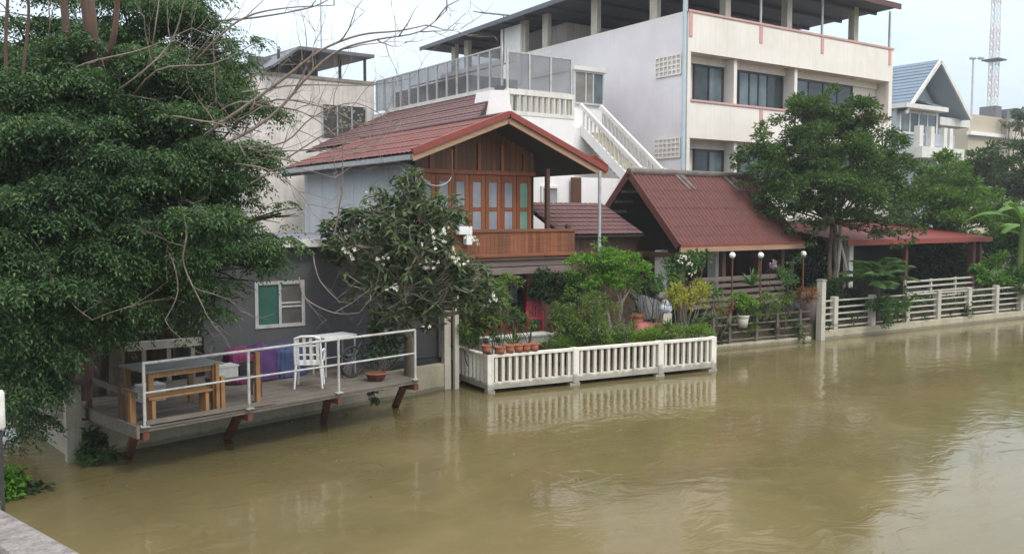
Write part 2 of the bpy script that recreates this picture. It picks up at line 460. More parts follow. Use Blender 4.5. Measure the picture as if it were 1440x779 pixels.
# ------------------------------------------------------------------ helpers for buildings
def tile_roof(O, U, S, rib=.24, row=.38, amp=.022, step=.028, sub=8):
    """a slope of real corrugated tiles: ribs run up the slope, every course overlaps the one below"""
    O, U, S = Vector(O), Vector(U), Vector(S)
    lu, ls = U.length, S.length
    nrm = U.cross(S).normalized()
    if nrm.z < 0: nrm = -nrm
    nu = max(2, int(round(lu / rib)) * sub); nr = max(1, int(round(ls / row)))
    us = [i / nu for i in range(nu + 1)]
    mb = MB(); vs = []; fs = []
    rows = []
    for r_ in range(nr):
        rows += [(r_ / nr, step), ((r_ + 1) / nr, 0.0)]
    wob = [random.uniform(-.008, .008) for _ in range(nr)]
    for j, (s, h) in enumerate(rows):
        for i, u in enumerate(us):
            ph = (i % sub) / sub
            k = amp * abs(math.sin(math.pi * ph)) ** .6
            vs.append(O + U * u + S * s + nrm * (h + k + wob[j // 2]))
    W = nu + 1
    for j in range(len(rows) - 1):
        for i in range(nu):
            fs.append((j * W + i, j * W + i + 1, (j + 1) * W + i + 1, (j + 1) * W + i))
    mb.add(vs, fs, False)
    return mb

def boards(mb, x0, x1, y, z0, z1, w=.14, t=.025, gap=.006):
    """vertical boards facing -Y whose face is at y"""
    n = max(1, int(round((x1 - x0) / w))); w = (x1 - x0) / n
    for i in range(n):
        d = random.uniform(0, .006)
        mb.box(x0 + i * w + gap / 2, x0 + (i + 1) * w - gap / 2, y + d, y + t + d, z0, z1)
    return mb

def hboards(mb, x0, x1, y, z0, z1, w=.15, t=.025, gap=.006):
    n = max(1, int(round((z1 - z0) / w))); w = (z1 - z0) / n
    for i in range(n):
        d = random.uniform(0, .006)
        mb.box(x0, x1, y + d, y + t + d, z0 + i * w + gap / 2, z0 + (i + 1) * w - gap / 2)
    return mb

def window(parent, x0, x1, y, z0, z1, frame_mat, panes, fw=.06, depth=.08, rail=None, name='window'):
    """window facing -Y: frame proud of y; panes = list of (share, material)"""
    fr = MB()
    fr.box(x0, x1, y - .03, y + depth, z0, z0 + fw).box(x0, x1, y - .03, y + depth, z1 - fw, z1)
    fr.box(x0, x0 + fw, y - .03, y + depth, z0 + fw, z1 - fw).box(x1 - fw, x1, y - .03, y + depth, z0 + fw, z1 - fw)
    tot = sum(s for s, _ in panes); xx = x0 + fw; wid = x1 - x0 - 2 * fw
    f = None; spots = []
    for i, (s, m_) in enumerate(panes):
        x2 = xx + wid * s / tot
        if i < len(panes) - 1: fr.box(x2 - fw * .4, x2 + fw * .4, y - .02, y + depth, z0 + fw, z1 - fw)
        spots.append((xx, x2, m_)); xx = x2
    if rail:
        for (ra, rb, rz) in rail: fr.box(ra, rb, y - .015, y + depth, rz - .02, rz + .02)
    f = fr.build(name, frame_mat, parent)
    for (a, c, m_) in spots:
        MB().box(a, c, y + .02, y + .032, z0 + fw * .9, z1 - fw * .9).build('pane', m_, f)
    return f

# ------------------------------------------------------------------ the wooden house with the gable
WH = thing('wooden_house', 'reddish brown teak house with a red tiled gable roof and a planked balcony', 'house', (14, 21.6, LAND_Z))
YF, YB, YG, YE = 21.6, 20.55, 20.2, 29.6        # front wall, balcony front, gable edge, back
XL, XR = 11.85, 15.95                            # upper room
RX, RZ = 14.03, 7.02                             # ridge
EL = (11.05, 5.86); ER = (17.55, 5.58)           # eaves
FZ = 3.02                                        # upper floor
# roof
sl = tile_roof((EL[0], YE, EL[1]), (0, YG - YE, 0), (RX - EL[0], 0, RZ - EL[1]), .25, .36, .022, .012).build('roof', M['roof_red'], WH)
tile_roof((ER[0], YG, ER[1]), (0, YE - YG, 0), (RX - ER[0], 0, RZ - ER[1]), .25, .36, .022, .012).build('roof', M['roof_red'], WH)
mb = MB()
for (ex, ez) in (EL, ER):
    mb.slab((ex, YG + .04, ez - .03), (RX, YG + .04, RZ - .03), (RX, YE, RZ - .03), (ex, YE, ez - .03), .05)
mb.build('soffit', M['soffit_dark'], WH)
mb = MB().tube([(RX, YG + .1, RZ + .03), (RX, YE, RZ + .03)], .055, 8)
mb.build('ridge_cap', M['roof_purple'], WH)
for (ex, ez) in (EL, ER):                        # barge board: tan board under a red tile edge
    s = 1 if ex > RX else -1
    MB().beam((ex + s * .04, YG, ez - .15), (RX, YG, RZ - .16), .035, .17).build('barge_board', M['fascia_tan'], WH)
    MB().beam((ex + s * .05, YG - .03, ez + .02), (RX, YG - .03, RZ + .01), .12, .16).build('verge_tile', M['tile_edge'], WH)
mb = MB()
for i in range(5): mb.slab((ER[0] - .5 + .02 * i, YG - .05, ER[1] + .30 + .035 * i), (ER[0] + .10, YG - .05, ER[1] + .02 + .035 * i), (ER[0] + .10, YG + 2.6, ER[1] + .02 + .035 * i), (ER[0] - .5 + .02 * i, YG + 2.6, ER[1] + .30 + .035 * i), .022)
mb.build('stacked_tiles', M['tile_edge'], WH)
MB().box(EL[0] - .1, EL[0] + .03, YG + .05, YE, EL[1] - .19, EL[1] - .06).build('gutter', surf('gutter_grey', (.36, .37, .39), (.2, .19, .18), .5, 3, .6, .5), WH)
MB().box(EL[0] + .0, EL[0] + .02, YG + .35, YE, EL[1] - .30, EL[1] - .20).build('eave_board', M['soffit_dark'], WH)  # dark strip drawn in for the dark gap under the gutter
# gable wall boards (triangle) and beam
mb = MB(); x = XL; wd = .17
while x < XR - .01:
    x2 = min(x + wd, XR)
    xm = (x + x2) / 2
    top = (RZ - (RX - xm) * (RZ - EL[1]) / (RX - EL[0]) if xm < RX else RZ - (xm - RX) * (RZ - ER[1]) / (ER[0] - RX)) - .14
    dd = random.uniform(0, .012)
    mb.box(x + .004, x2 - .004, YF + dd, YF + .04 + dd, 5.50, top)
    x = x2
mb.build('gable_wall', M['wood_gable'], WH)
mb = MB()
for k in range(5):
    xx = XL + .45 + k * .8; mb.box(xx, xx + .10, YF - .05, YF - .003, 5.55, 6.05 if k in (0, 4) else 6.3)
mb.box(XL, XR, YF - .06, YF - .003, 5.42, 5.54)
mb.build('gable_frame', M['wood_red'], WH)
# row of folding door leaves with frosted panes
nd = 7; dw = (XR - XL - .2) / nd
for i in range(nd):
    a = XL + .1 + i * dw; b_ = a + dw - .012
    mb = MB()
    mb.box(a, a + .13, YF, YF + .05, FZ + .02, 5.41).box(b_ - .13, b_, YF, YF + .05, FZ + .02, 5.41)
    for (z0, z1) in ((FZ + .02, 3.62), (4.36, 4.48), (5.20, 5.41)): mb.box(a + .13, b_ - .13, YF + .003, YF + .047, z0, z1)
    d_ = mb.build('door', M['wood_red'], WH, .006)
    gm = M['frosted_green'] if i == nd - 1 else M['frosted']
    for (z0, z1) in ((3.62, 4.36), (4.48, 5.20)): MB().box(a + .125, b_ - .125, YF + .02, YF + .03, z0 - .01, z1 + .01).build('pane', gm, d_)
MB().box(XL + .02, XR - .02, YF + .06, YF + .2, FZ - .02, 5.5).build('backing_wall', M['wood_brown'], WH)
# corner strip and the light grey clad flank
MB().box(XL - .16, XL - .003, YF - .06, YF + .12, FZ - .02, 5.62).build('corner_trim', M['dark_grey_wall'], WH)
MB().box(XL - .24, XL - .163, YF - .08, YF + .1, FZ - .4, 5.62).build('downpipe', M['steel_white'], WH)
mb = MB(); yy = YF + .13
while yy < YE - .3:
    mb.box(XL - .12, XL - .06, yy, min(yy + 1.18, YE - .3), LAND_Z + 2.9, 5.66); yy += 1.2
mb.build('side_wall', M['light_cladding'], WH)
MB().box(XL - .05, XR + 1.6, YE - .35, YE - .25, LAND_Z, 5.6).build('back_wall', M['white_wall'], WH)
# balcony
BX0, BX1 = XL - .05, 16.75
mb = MB()
for i in range(7): mb.box(BX0, BX1, YB + i * .155, YB + .15 + i * .155, FZ - .05, FZ)
fl = mb.build('balcony_floor', M['wood_brown_h'], WH)
mb = MB(); boards(mb, BX0 + .04, BX1 - .04, YB + .03, FZ + .13, FZ + .74, .13)
for k in range(8): pass
bal = mb.build('balcony_rail', M['wood_red_h'], WH)
mb = MB(); mb.box(BX0, BX1, YB - .01, YB + .09, FZ + .742, FZ + .83).box(BX0, BX1, YB, YB + .075, FZ + .04, FZ + .128); mb.build('rail_beam', M['wood_red_h'], bal, .008)
mb = MB(); mb.box(BX1 - .07, BX1, YB + .1, YF + 1.5, FZ + .05, FZ + .8); mb.build('side_rail', M['wood_red_h'], bal)
mb = MB(); mb.box(BX0, BX1 - .05, YB + .06, YB + .2, FZ - .24, FZ - .053).box(BX0 + .2, BX1 - .3, YB - .12, YB + .05, FZ - .45, FZ - .26)
mb.build('floor_beam', M['wood_purple'], WH, .01)
MB().box(BX0, BX1 + .1, YF + .1, YF + 4, FZ - .12, FZ - .06).build('veranda_floor', M['wood_brown_h'], WH)
for px_ in (773, 802):
    p = lp((0, YB + .05), (10, YB + .05), px_, 300)
    MB().box(p.x - .06, p.x + .06, YB + .11, YB + .23, FZ, 5.6 if px_ == 773 else FZ + .95).build('post', M['wood_brown'], WH, .01)
MB().box(XR - .1, XR + .02, YF + .06, YF + 7.6, FZ, 5.75).build('side_wall', M['wood_brown'], WH)
# ground floor
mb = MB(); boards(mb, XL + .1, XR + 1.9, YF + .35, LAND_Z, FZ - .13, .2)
mb.build('wall', M['wood_brown'], WH)  # stretched right past the room as an added dark backing
for px_ in (668, 708, 745):
    p = lp((0, YF), (10, YF), px_, 420)
    MB().box(p.x - .11, p.x + .11, YF, YF + .2, LAND_Z, FZ - .07).build('post', M['wood_red'], WH, .01)
a = lp((0, YF + .3), (10, YF + .3), 714, 420).x; c = lp((0, YF + .3), (10, YF + .3), 738, 420).x
MB().box(a, c, YF + .27, YF + .33, LAND_Z + 1.0, FZ - .35).build('window', M['win_dark'], WH)
a2 = lp((0, YF + .3), (10, YF + .3), 690, 420).x
mb = MB(); boards(mb, a2, a, YF + .25, LAND_Z, FZ - .5, .16); mb.build('door', M['wood_red'], WH)
MB().box(c + .3, XR + .5, YF + .27, YF + .33, LAND_Z + .1, FZ - .35).build('window', M['win_dark'], WH)

# ------------------------------------------------------------------ grey annex with the sliding window
GA = thing('grey_annex', 'low dark grey rendered annex with a sliding window behind the deck', 'house', (8, 19, LAND_Z))
GY = 18.78; GX0, GX1 = 5.25, 10.95; GT = 3.62
wa, wb = wp(358, 430, y=GY).x, wp(428, 430, y=GY).x
wz0, wz1 = wp(393, 460, y=GY).z, wp(393, 395, y=GY).z
mb = MB()
mb.box(GX0, wa, GY, GY + .18, LAND_Z, GT).box(wb, GX1, GY, GY + .18, LAND_Z, GT)
mb.box(wa, wb, GY, GY + .18, LAND_Z, wz0).box(wa, wb, GY, GY + .18, wz1, GT)
mb.box(GX0, GX0 + .18, GY + .183, 29, LAND_Z, GT).box(GX1 - .18, GX1, GY + .183, YF + .1, LAND_Z, GT)
mb.build('wall', M['dark_grey_wall'], GA)
xm = (wa + wb) / 2
window(GA, wa, wb, GY, wz0, wz1, M['steel_white'], [(1, M['win_green']), (1, M['win_brown'])], .075, .1, [(xm, wb - .075, wz0 + .52 * (wz1 - wz0)), (xm, wb - .075, wz0 + .44 * (wz1 - wz0))])
MB().slab((GX0 - .25, GY - .25, GT + .05), (GX1 + .1, GY - .25, GT + .05), (GX1 + .1, 29, GT + .06), (GX0 - .25, 29, GT + .06), .05).build('roof', M['roof_sheet_grey'], GA)
xe = wp(452, 336, y=GY - .3).x
MB().box(GX0 - .27, xe, GY - .34, GY - .262, GT - .08, GT + .09).build('fascia', M['white_paint'], GA)
MB().box(xe, GX1 + .1, GY - .30, GY - .262, GT - .02, GT + .07).build('fascia', M['dark_grey_wall'], GA)
# side panel at the right end
pa, pb = wp(575, 470, y=GY - .06).x, wp(617, 470, y=GY - .06).x
sw = MB().box(pa, pb, GY - .05, GY - .003, LAND_Z + .22, LAND_Z + 1.85).build('door', M['dark_metal'], GA)
MB().box(pb, pb + .05, GY - .07, GY - .003, LAND_Z + .2, LAND_Z + 1.95).box(pa - .05, pb, GY - .07, GY - .003, LAND_Z + 1.853, LAND_Z + 1.93).build('door_frame', M['steel_pale'], sw)
MB().box(pa - .5, GX1 + .05, GY - .09, GY - .075, LAND_Z + .03, LAND_Z + .2).build('skirting', M['tank_black'], GA)

# ------------------------------------------------------------------ dark open shed behind the big tree
SH = thing('timber_shed', 'dark timber shed half hidden under the big tree left of the grey annex', 'shed', (2.5, 22, LAND_Z))
mb = MB(); boards(mb, -1.5, GX0 - .02, 21.2, LAND_Z, 3.3, .22); mb.build('wall', M['wood_brown'], SH)
MB().slab((-1.8, 20.2, 3.2), (GX0 - .3, 20.2, 3.2), (GX0 - .3, 24, 3.9), (-1.8, 24, 3.9), .06).build('roof', M['roof_sheet_grey'], SH)
for x in (-1.2, 2.0, 4.8): MB().box(x - .06, x + .06, 20.35, 20.47, LAND_Z, 3.15).build('post', M['wood_brown'], SH)

# ------------------------------------------------------------------ white terrace house behind the wooden house
TH = thing('terrace_house', 'white house with a purple tiled roof and a glazed roof terrace behind the wooden house', 'house', (19.5, 30, LAND_Z))
TY = 26.0; TX0, TX1 = 18.0, 21.05; TZ = 7.85
TYE = wp(552, 168, x=TX0).y
MB().box(TX0, TX1, TY, TYE, LAND_Z, TZ).build('wall', M['white_wall'], TH)
MB().box(TX0, TX1, TYE + .003, TYE + 3.6, LAND_Z, 8.8).build('rear_wall', M['white_wall'], TH)
# splayed parapet end where it meets the tiles
MB().prism([wp(x_, y_, y=25.1) for x_, y_ in ((682, 170), (724, 176), (714, 127), (690, 127))], (0, .9, 0)).build('parapet_end', M['white_wall'], TH)
# purple roof slope
mb = tile_roof((14.2, TYE + .5, 6.95), (0, 22.1 - TYE - .5, 0), (TX0 - 14.2, 0, 8.72 - 6.95), .25, .36, .02, .02)
mb.v = [(v[0], max(v[1], 26.9 - 1.25 * (TX0 - v[0])), v[2]) for v in mb.v]
mb.build('roof', M['roof_purple'], TH)
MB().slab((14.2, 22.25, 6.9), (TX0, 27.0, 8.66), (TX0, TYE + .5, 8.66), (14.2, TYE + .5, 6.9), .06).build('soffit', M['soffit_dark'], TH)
MB().beam((TX0 - .02, TY + .9, 8.80), (TX0 - .02, TYE + .5, 8.80), .16, .14).build('parapet_cap', M['white_paint'], TH)
# front balustrade on the terrace edge
bs = MB().box(TX0, TX1, TY - .03, TY + .18, 8.55, 8.74).box(TX0, TX1, TY - .02, TY + .17, TZ - .02, TZ + .12).box(TX0, TX0 + .12, TY - .02, TY + .17, TZ + .12, 8.55).box(TX1 - .12, TX1, TY - .02, TY + .17, TZ + .12, 8.55).build('balustrade', M['white_paint'], TH)
proto = None
for i in range(11):
    x = TX0 + .22 + i * (TX1 - TX0 - .44) / 10
    if proto is None:
        proto = MB().box(x - .05, x + .05, TY + .02, TY + .13, TZ + .12, 8.55).build('baluster', M['cream_post'], bs); x00 = x
    else:
        c_ = proto.copy(); COL.objects.link(c_); c_.location.x += x - x00
# glazed wind screen: posts, top rail, panes
def screen(x0, y0, x1, y1, z0, z1, n, end=True):
    for i in range(n + (1 if end else 0)):
        t = i / n; x, y = x0 + (x1 - x0) * t, y0 + (y1 - y0) * t
        MB().box(x - .034, x + .034, y - .034, y + .034, z0, z1 + (.12 if i == 0 else 0)).build('screen_post', M['steel_white'], TH)
    for i in range(n):
        a, c = (i + .04) / n, (i + .96) / n
        p = (x0 + (x1 - x0) * a, y0 + (y1 - y0) * a, 0); q = (x0 + (x1 - x0) * c, y0 + (y1 - y0) * c, 0)
        MB().beam((p[0], p[1], (z0 + z1) / 2), (q[0], q[1], (z0 + z1) / 2), .012, z1 - z0 - .06).build('screen_pane', M['screen_glass'], TH)
    MB().beam((x0, y0, z1), (x1, y1, z1), .05, .05).build('screen_rail', M['steel_white'], TH)
screen(TX0 + .05, TY + .07, TX1 - .1, TY + .07, 8.75, 10.05, 3)
screen(TX0 + .05, TY + .4, TX0 + .05, lp((TX0, 0), (TX0, 9), 528, 110).y, 8.88, 10.25, 13)
# block on the terrace with a red roof seen through the screen
MB().box(TX0 + 1.2, TX1 + .6, TY + 4.5, TYE + 2, TZ, 9.9).build('stair_block', M['canopy_dark'], TH)
tile_roof((TX0 + .8, TYE, 9.85), (0, TY + 4.2 - TYE, 0), (2.6, 0, .75), .25, .36).build('roof', M['roof_maroon'], TH)
# landing, glazed porch at the stair head and the flight that comes down towards the river
SX0, SX1, SYT = 23.4, 24.5, 28.4
MB().box(TX1 + .003, SX1 + .1, SYT, SYT + 4.5, LAND_Z, TZ).build('landing', M['white_wall'], TH)
PY = SYT + 1.2
PX0, PX1 = wp(807, 120, y=PY).x, wp(849, 120, y=PY).x
zt, zb = wp(820, 100, y=PY).z, wp(820, 147, y=PY).z
MB().box(PX0 - .1, PX1 + .15, PY - .12, PY + 3, zt, zt + .18).build('porch_roof', M['white_paint'], TH)
window(TH, PX0, PX1, PY, zb, zt - .003, M['aluminium'], [(1, M['win_grey']), (.7, M['win_grey']), (.9, M['win_curtain'])], .07)
MB().box(PX0, PX1, PY + .1, PY + 2.9, TZ, zt - .01).build('porch_wall', M['white_wall'], TH)
SYB = wp(903, 240, x=SX0).y
zr0, zr1 = wp(817, 150, x=SX0).z, wp(903, 240, x=SX0).z
slope = (zr0 - zr1) / (SYT - SYB)
st = MB(); nst = 15
for i in range(nst):
    ya = SYT - (SYT - SYB) * (i + 1) / nst; yb_ = SYT - (SYT - SYB) * i / nst
    zz = TZ - slope * (SYT - ya)
    st.box(SX0 + .06, SX1 - .06, ya, yb_, zz - .3, zz)
stair = st.build('staircase', M['concrete_pale'], TH)
MB().box(SX0 - .1, SX1 + .3, SYB - .9, SYB - .003, zr1 - 1.25, zr1 - 1.02).build('lower_landing', M['white_wall'], stair)
for xx in (SX0, SX1):
    MB().beam((xx, SYT + .1, zr0 + .06), (xx, SYB, zr1), .13, .17).build('handrail', M['white_paint'], stair)
    MB().beam((xx, SYT + .1, TZ - .02), (xx, SYB, TZ - slope * (SYT - SYB) - .05), .10, .36).build('stringer', M['white_wall'], stair)
    for i in range(15):
        yy = SYB + (SYT - SYB) * (i + .5) / 15; zh = zr1 + slope * (yy - SYB)
        MB().box(xx - .025, xx + .025, yy - .03, yy + .03, TZ - slope * (SYT - yy) + .1, zh - .06).build('spindle', M['white_paint'], stair)
    MB().box(xx - .09, xx + .09, SYB - .16, SYB - .003, zr1 - 1.02, zr1 + .12).build('newel', M['white_paint'], stair)
# window low in the white wall seen through the veranda
window(TH, wp(762, 275, y=TY - .1).x, wp(786, 275, y=TY - .1).x, TY - .06, wp(770, 288, y=TY).z, wp(770, 262, y=TY).z, M['white_paint'], [(1, M['frosted'])], .08)
window(TH, wp(818, 285, y=TY + .2).x, wp(834, 285, y=TY + .2).x, TY - .05, wp(826, 298, y=TY).z, wp(826, 262, y=TY).z, M['white_paint'], [(1, M['win_dark'])], .1)
mb = MB().box(TX1 + .003, TX1 + 3.2, TY - .1, TY + .045, LAND_Z, wp(826, 250, y=TY).z); mb.build('wall', M['white_wall'], TH)
MB().box(wp(803, 270, y=TY - .12).x, wp(817, 270, y=TY - .12).x, TY - .14, TY - .103, 3, wp(810, 250, y=TY).z).build('door', M['wood_brown'], TH)

# ------------------------------------------------------------------ low brown roof between the houses
LR = thing('low_shed', 'low shed with a dark brown tiled roof between the wooden house and the pavilion', 'shed', (19.5, 23, LAND_Z))
tile_roof((17.3, 21.9, 3.62), (3.5, 0, 0), (0, 2.2, 1.05), .22, .3).build('roof', M['roof_purple'], LR)
MB().slab((17.3, 21.9, 3.58), (20.8, 21.9, 3.58), (20.8, 24.1, 4.63), (17.3, 24.1, 4.63), .06).build('soffit', M['soffit_dark'], LR)
mb = MB(); boards(mb, 17.5, 20.75, 22.3, LAND_Z, 3.7, .2); mb.build('wall', M['wood_brown'], LR)

# ------------------------------------------------------------------ three storey white building
WB_ = thing('white_building', 'three storey cream and white building with pink trim and a steel roof canopy', 'building', (33, 30, LAND_Z))
WY = 26.1; WX0 = wp(966, 150, y=WY).x; WX1 = wp(1254, 150, y=WY).x
WYE = 46.0
P_T, P_B, W_T, SILL, SP_B = 12.62, 11.02, 10.72, 8.98, 7.48
REC = 1.3
zs = [(P_B, P_T), (SP_B, SILL), (4.02, 5.45)]
for (z0, z1) in zs:
    MB().box(WX0 + .02, WX1, WY, WY + .16, z0, z1).build('spandrel', M['cream_wall'], WB_)
MB().box(WX0, WX0 + .16, WY + .163, WYE, LAND_Z, P_T - .003).build('side_wall', M['lilac_shade_wall'], WB_)
MB().box(WX1 - .16, WX1, WY + .163, WYE, LAND_Z, P_T - .003).build('side_wall', M['cream_wall'], WB_)
MB().box(WX0, WX1, WYE, WYE + .2, LAND_Z, P_T).build('back_wall', M['lilac_shade_wall'], WB_)
for z in (SP_B - .0, 4.02, P_B):
    MB().box(WX0 + .163, WX1 - .163, WY + .163, WYE - .01, z + .005, z + .2).build('floor_slab', M['cream_wall'], WB_)
MB().box(WX0 + .02, WX0 + .22, WY + .002, WY + .16, LAND_Z, 4.02).build('pier', M['cream_wall'], WB_)
for (z0, z1) in ((5.45, SP_B), (SILL, P_B)):
    MB().box(WX0 + .02, WX0 + .2, WY + .004, WY + .165, z0, z1).build('pier', M['cream_wall'], WB_)
    MB().box(WX1 - .3, WX1 - .003, WY + .004, WY + .165, z0, z1).build('pier', M['cream_wall'], WB_)
# recessed window walls per storey
def xat(px_, y, py=120): return wp(px_, py, y=y).x
for si, (z0, z1, top) in enumerate(((SILL - .35, P_B, W_T), (5.1, SP_B, 7.12), (LAND_Z, 4.0, 3.6))):
    py = (120, 228, 330)[si]
    yr = WY + REC * .55
    MB().box(WX0 + .17, WX1 - .17, yr + .1, yr + .2, z0, z1).build('window_wall', M['cream_wall'], WB_)
    spans = [(976, 1017, [(1, M['win_dark']), (1, M['win_curtain'])]),
             (1024, 1101, [(1, M['win_dark']), (1.1, M['win_curtain']), (1, M['win_curtain']), (1, M['win_curtain']), (1.6, M['win_dark'])]),
             (1110, 1199, [(1.2, M['win_curtain']), (1, M['win_dark']), (1, M['win_dark']), (1, M['win_dark'])])]
    for (pa_, pb_, panes) in spans:
        x0, x1 = xat(pa_, yr, py), xat(pb_, yr, py)
        wzb = (SILL - .02, 5.42, 1.2)[si]
        window(WB_, x0, x1, yr, wzb, top, M['dark_metal'], panes, .09, .09)
    for px_ in (1020.5, 1105.5):
        x = xat(px_, yr, py)
        MB().box(x - .1, x + .1, WY + .17, yr + .09, z0, z1 - .003).build('pier', M['cream_wall'], WB_)
    MB().box(WX0 + .2, WX1 - .3, yr - .05, yr + .095, top, z1 - .002).build('lintel', M['cream_wall'], WB_)
# pink trims
tr = MB()
tr.box(WX0 + .01, WX1 + .02, WY - .05, WY + .2, P_T - .002, P_T + .09)
for px_ in (971, 1070, 1156.5, 1252):
    x = wp(px_, 50, y=WY).x; tr.box(x - .1, x + .1, WY - .03, WY - .003, P_T - (1.0 if px_ < 1000 else .78), P_T - .004)
tr.box(WX0 + .2, WX1 - .3, WY - .05, WY + .2, SILL + .002, SILL + .09)
x = wp(1070, 170, y=WY).x; tr.box(x - .1, x + .1, WY - .03, WY - .003, SILL - .85, SILL - .004)
tr.build('trim', M['pink_trim'], WB_)
MB().box(WX0 + .003, WX0 + .16, WY + .2, WYE, P_T, P_T + .05).build('parapet_cap', M['cream_wall'], WB_)
MB().tube([(WX0 - .09, WY + .1, LAND_Z), (WX0 - .09, WY + .1, P_T + 2.0)], .085, 10).build('downpipe', M['steel_blue'], WB_)
# breeze-block vents in the flank wall
for (za, zb_) in ((wp(940, 107, x=WX0).z, wp(940, 80, x=WX0).z), (wp(940, 222, x=WX0).z, wp(940, 195.5, x=WX0).z)):
    ya, yb = wp(958.5, 100, x=WX0).y, wp(923, 100, x=WX0).y
    v = MB().box(WX0 - .02, WX0 - .003, ya, yb, za, zb_).build('vent_block', M['beige_wall'], WB_)
    g = MB(); ny, nz_ = 6, 4
    for i in range(ny + 1):
        y = ya + (yb - ya) * i / ny; g.box(WX0 - .07, WX0 - .02, y - .03, y + .03, za, zb_)
    for j in range(nz_ + 1):
        z = za + (zb_ - za) * j / nz_; g.box(WX0 - .066, WX0 - .024, ya, yb, z - .03, z + .03)
    g.build('vent_grid', M['cream_wall'], v)
# roof canopy on posts
CZ = 14.62
xr = wp(1260, 8, y=WY - .7).x + .3
MB().slab((WX0 - .9, WY - .7, CZ), (xr, WY - .7, CZ), (xr, WYE + 1, CZ - .35), (WX0 - .9, WYE + 1, CZ - .35), .1).build('canopy', M['canopy_dark'], WB_)
MB().box(WX0 - .95, xr + .05, WY - .78, WY - .703, CZ - .2, CZ + .06).build('canopy_edge', M['roof_purple'], WB_)
MB().beam((WX0 - .94, WY - .7, CZ - .08), (WX0 - .94, WYE + 1, CZ - .43), .06, .22).build('canopy_edge', M['roof_sheet_grey'], WB_)
mb = MB()
for i in range(10):
    y = WY + .5 + i * 2; zz = CZ - .1 - .35 * (y - WY + .7) / (WYE + 1.7 - WY)
    mb.box(WX0 - .8, xr - .1, y - .05, y + .05, zz - .16, zz - .01)
mb.build('canopy_purlin', M['canopy_dark'], WB_)
for px_ in (920, 837, 768, 737, 657, 639):
    p = lp((WX0 + .1, 0), (WX0 + .1, 10), px_, 60)
    MB().box(p.x - .08, p.x + .16, p.y - .22, p.y + .22, P_T, CZ - .3).build('roof_post', M['cream_post'], WB_)
for px_ in (1019, 1105.6, 1199.5):
    p = lp((0, WY + .6), (10, WY + .6), px_, 60)
    MB().box(p.x - .17, p.x + .17, p.y - .17, p.y + .17, P_B, CZ - .1).build('roof_post', M['cream_post'], WB_)
for px_ in (965, 1069, 1155.5, 1250.5):
    p = lp((0, WY + .05), (10, WY + .05), px_, 60)
    MB().tube([(p.x, p.y, P_T), (p.x, p.y, CZ - .1)], .06, 8).build('roof_post', M['steel_pale'], WB_)
ya, yb = lp((WX0, 0), (WX0, 10), 734, 60).y, lp((WX0, 0), (WX0, 10), 706, 60).y
MB().box(WX0 - .1, WX0 + .1, ya, yb, P_T - 1.5, CZ - .45).build('stair_head', M['white_wall'], WB_)
MB().box(WX0 + 1.5, WX0 + 6, 36, 42, P_T, CZ - .5).build('penthouse', M['beige_wall'], WB_)
AN = thing('roof_antenna', 'thin television aerial on the canopy roof of the white building', 'antenna', wp(704, 23, d=47))
pa_ = wp(704, 23, d=47)
MB().tube([pa_ + Vector((.2, 0, -2.4)), pa_ + Vector((.2, 0, .1))], .03, 6).build('mast', M['dark_metal'], AN)
mb = MB().tube([wp(674, 18, d=47), wp(733, 24, d=47)], .035, 6)
for t in (0.02, .2, .4, .6, .8): 
    q = wp(674, 18, d=47).lerp(wp(733, 24, d=47), t); mb.tube([q + Vector((-.2, .35, .1)), q + Vector((.2, -.35, -.1))], .025, 5)
mb.build('element', M['dark_metal'], AN)

# ------------------------------------------------------------------ back left building with the dark canopy
BL = thing('beige_building', 'weathered beige building with a dark screened opening and rooftop canopy behind the branches', 'building', (15, 38, LAND_Z))
BY = 36.6
x0, x1 = wp(352, 150, y=BY).x, wp(526, 150, y=BY).x
zt = wp(460, 114, y=BY).z
MB().box(x0, x1, BY, BY + 8, LAND_Z, zt).build('wall', M['beige_wall'], BL)
xa, xb = wp(453, 170, y=BY).x, wp(514, 170, y=BY).x
za, zb_ = wp(480, 195, y=BY).z, wp(480, 149, y=BY).z
op = MB().box(xa, xb, BY - .03, BY - .003, za, zb_).build('window', M['dark_metal'], BL)
g = MB()
for i in range(15):
    for j in range(11):
        if random.random() < .30:
            x = xa + (xb - xa) * (i + random.random()) / 15; z = za + (zb_ - za) * (j + random.random()) / 11
            MB().box(x - .05, x + .05, BY - .05, BY - .032, z - .04, z + .04).build('screen_block', M['concrete'], op)
fm = MB()
for i in range(4): fm.box(xa + (xb - xa) * i / 3 - .03, xa + (xb - xa) * i / 3 + .03, BY - .07, BY - .052, za, zb_)
fm.build('grille', M['steel_pale'], op)
zc = wp(460, 78, y=BY).z
ca, cb = wp(380, 80, y=BY - .6).x, wp(524, 80, y=BY - .6).x
MB().slab((ca + 1.2, BY - .8, zc + .1), (cb, BY - .8, zc + .1), (cb, BY + 7, zc + .4), (ca + 1.2, BY + 7, zc + .4), .14).build('canopy', M['roof_sheet_grey'], BL)
MB().slab((ca, BY - .8, zt + .3), (ca + 1.2, BY - .8, zc + .1), (ca + 1.2, BY + 7, zc + .2), (ca, BY + 7, zt + .3), .1).build('canopy', M['roof_sheet_grey'], BL)
for px_ in (392, 445, 478, 513):
    p = lp((0, BY + .1), (10, BY + .1), px_, 100); MB().box(p.x - .05, p.x + .05, p.y - .05, p.y + .05, zt, zc + .05).build('roof_post', M['dark_metal'], BL)
MB().box(ca, wp(445, 100, y=BY + 2).x, BY + 2, BY + 2.2, zt, zc).build('roof_room', M['roof_sheet_grey'], BL)
MB().box(x0, x1 + .05, BY - .06, BY + .2, zt + .002, zt + .14).build('parapet', M['concrete'], BL)
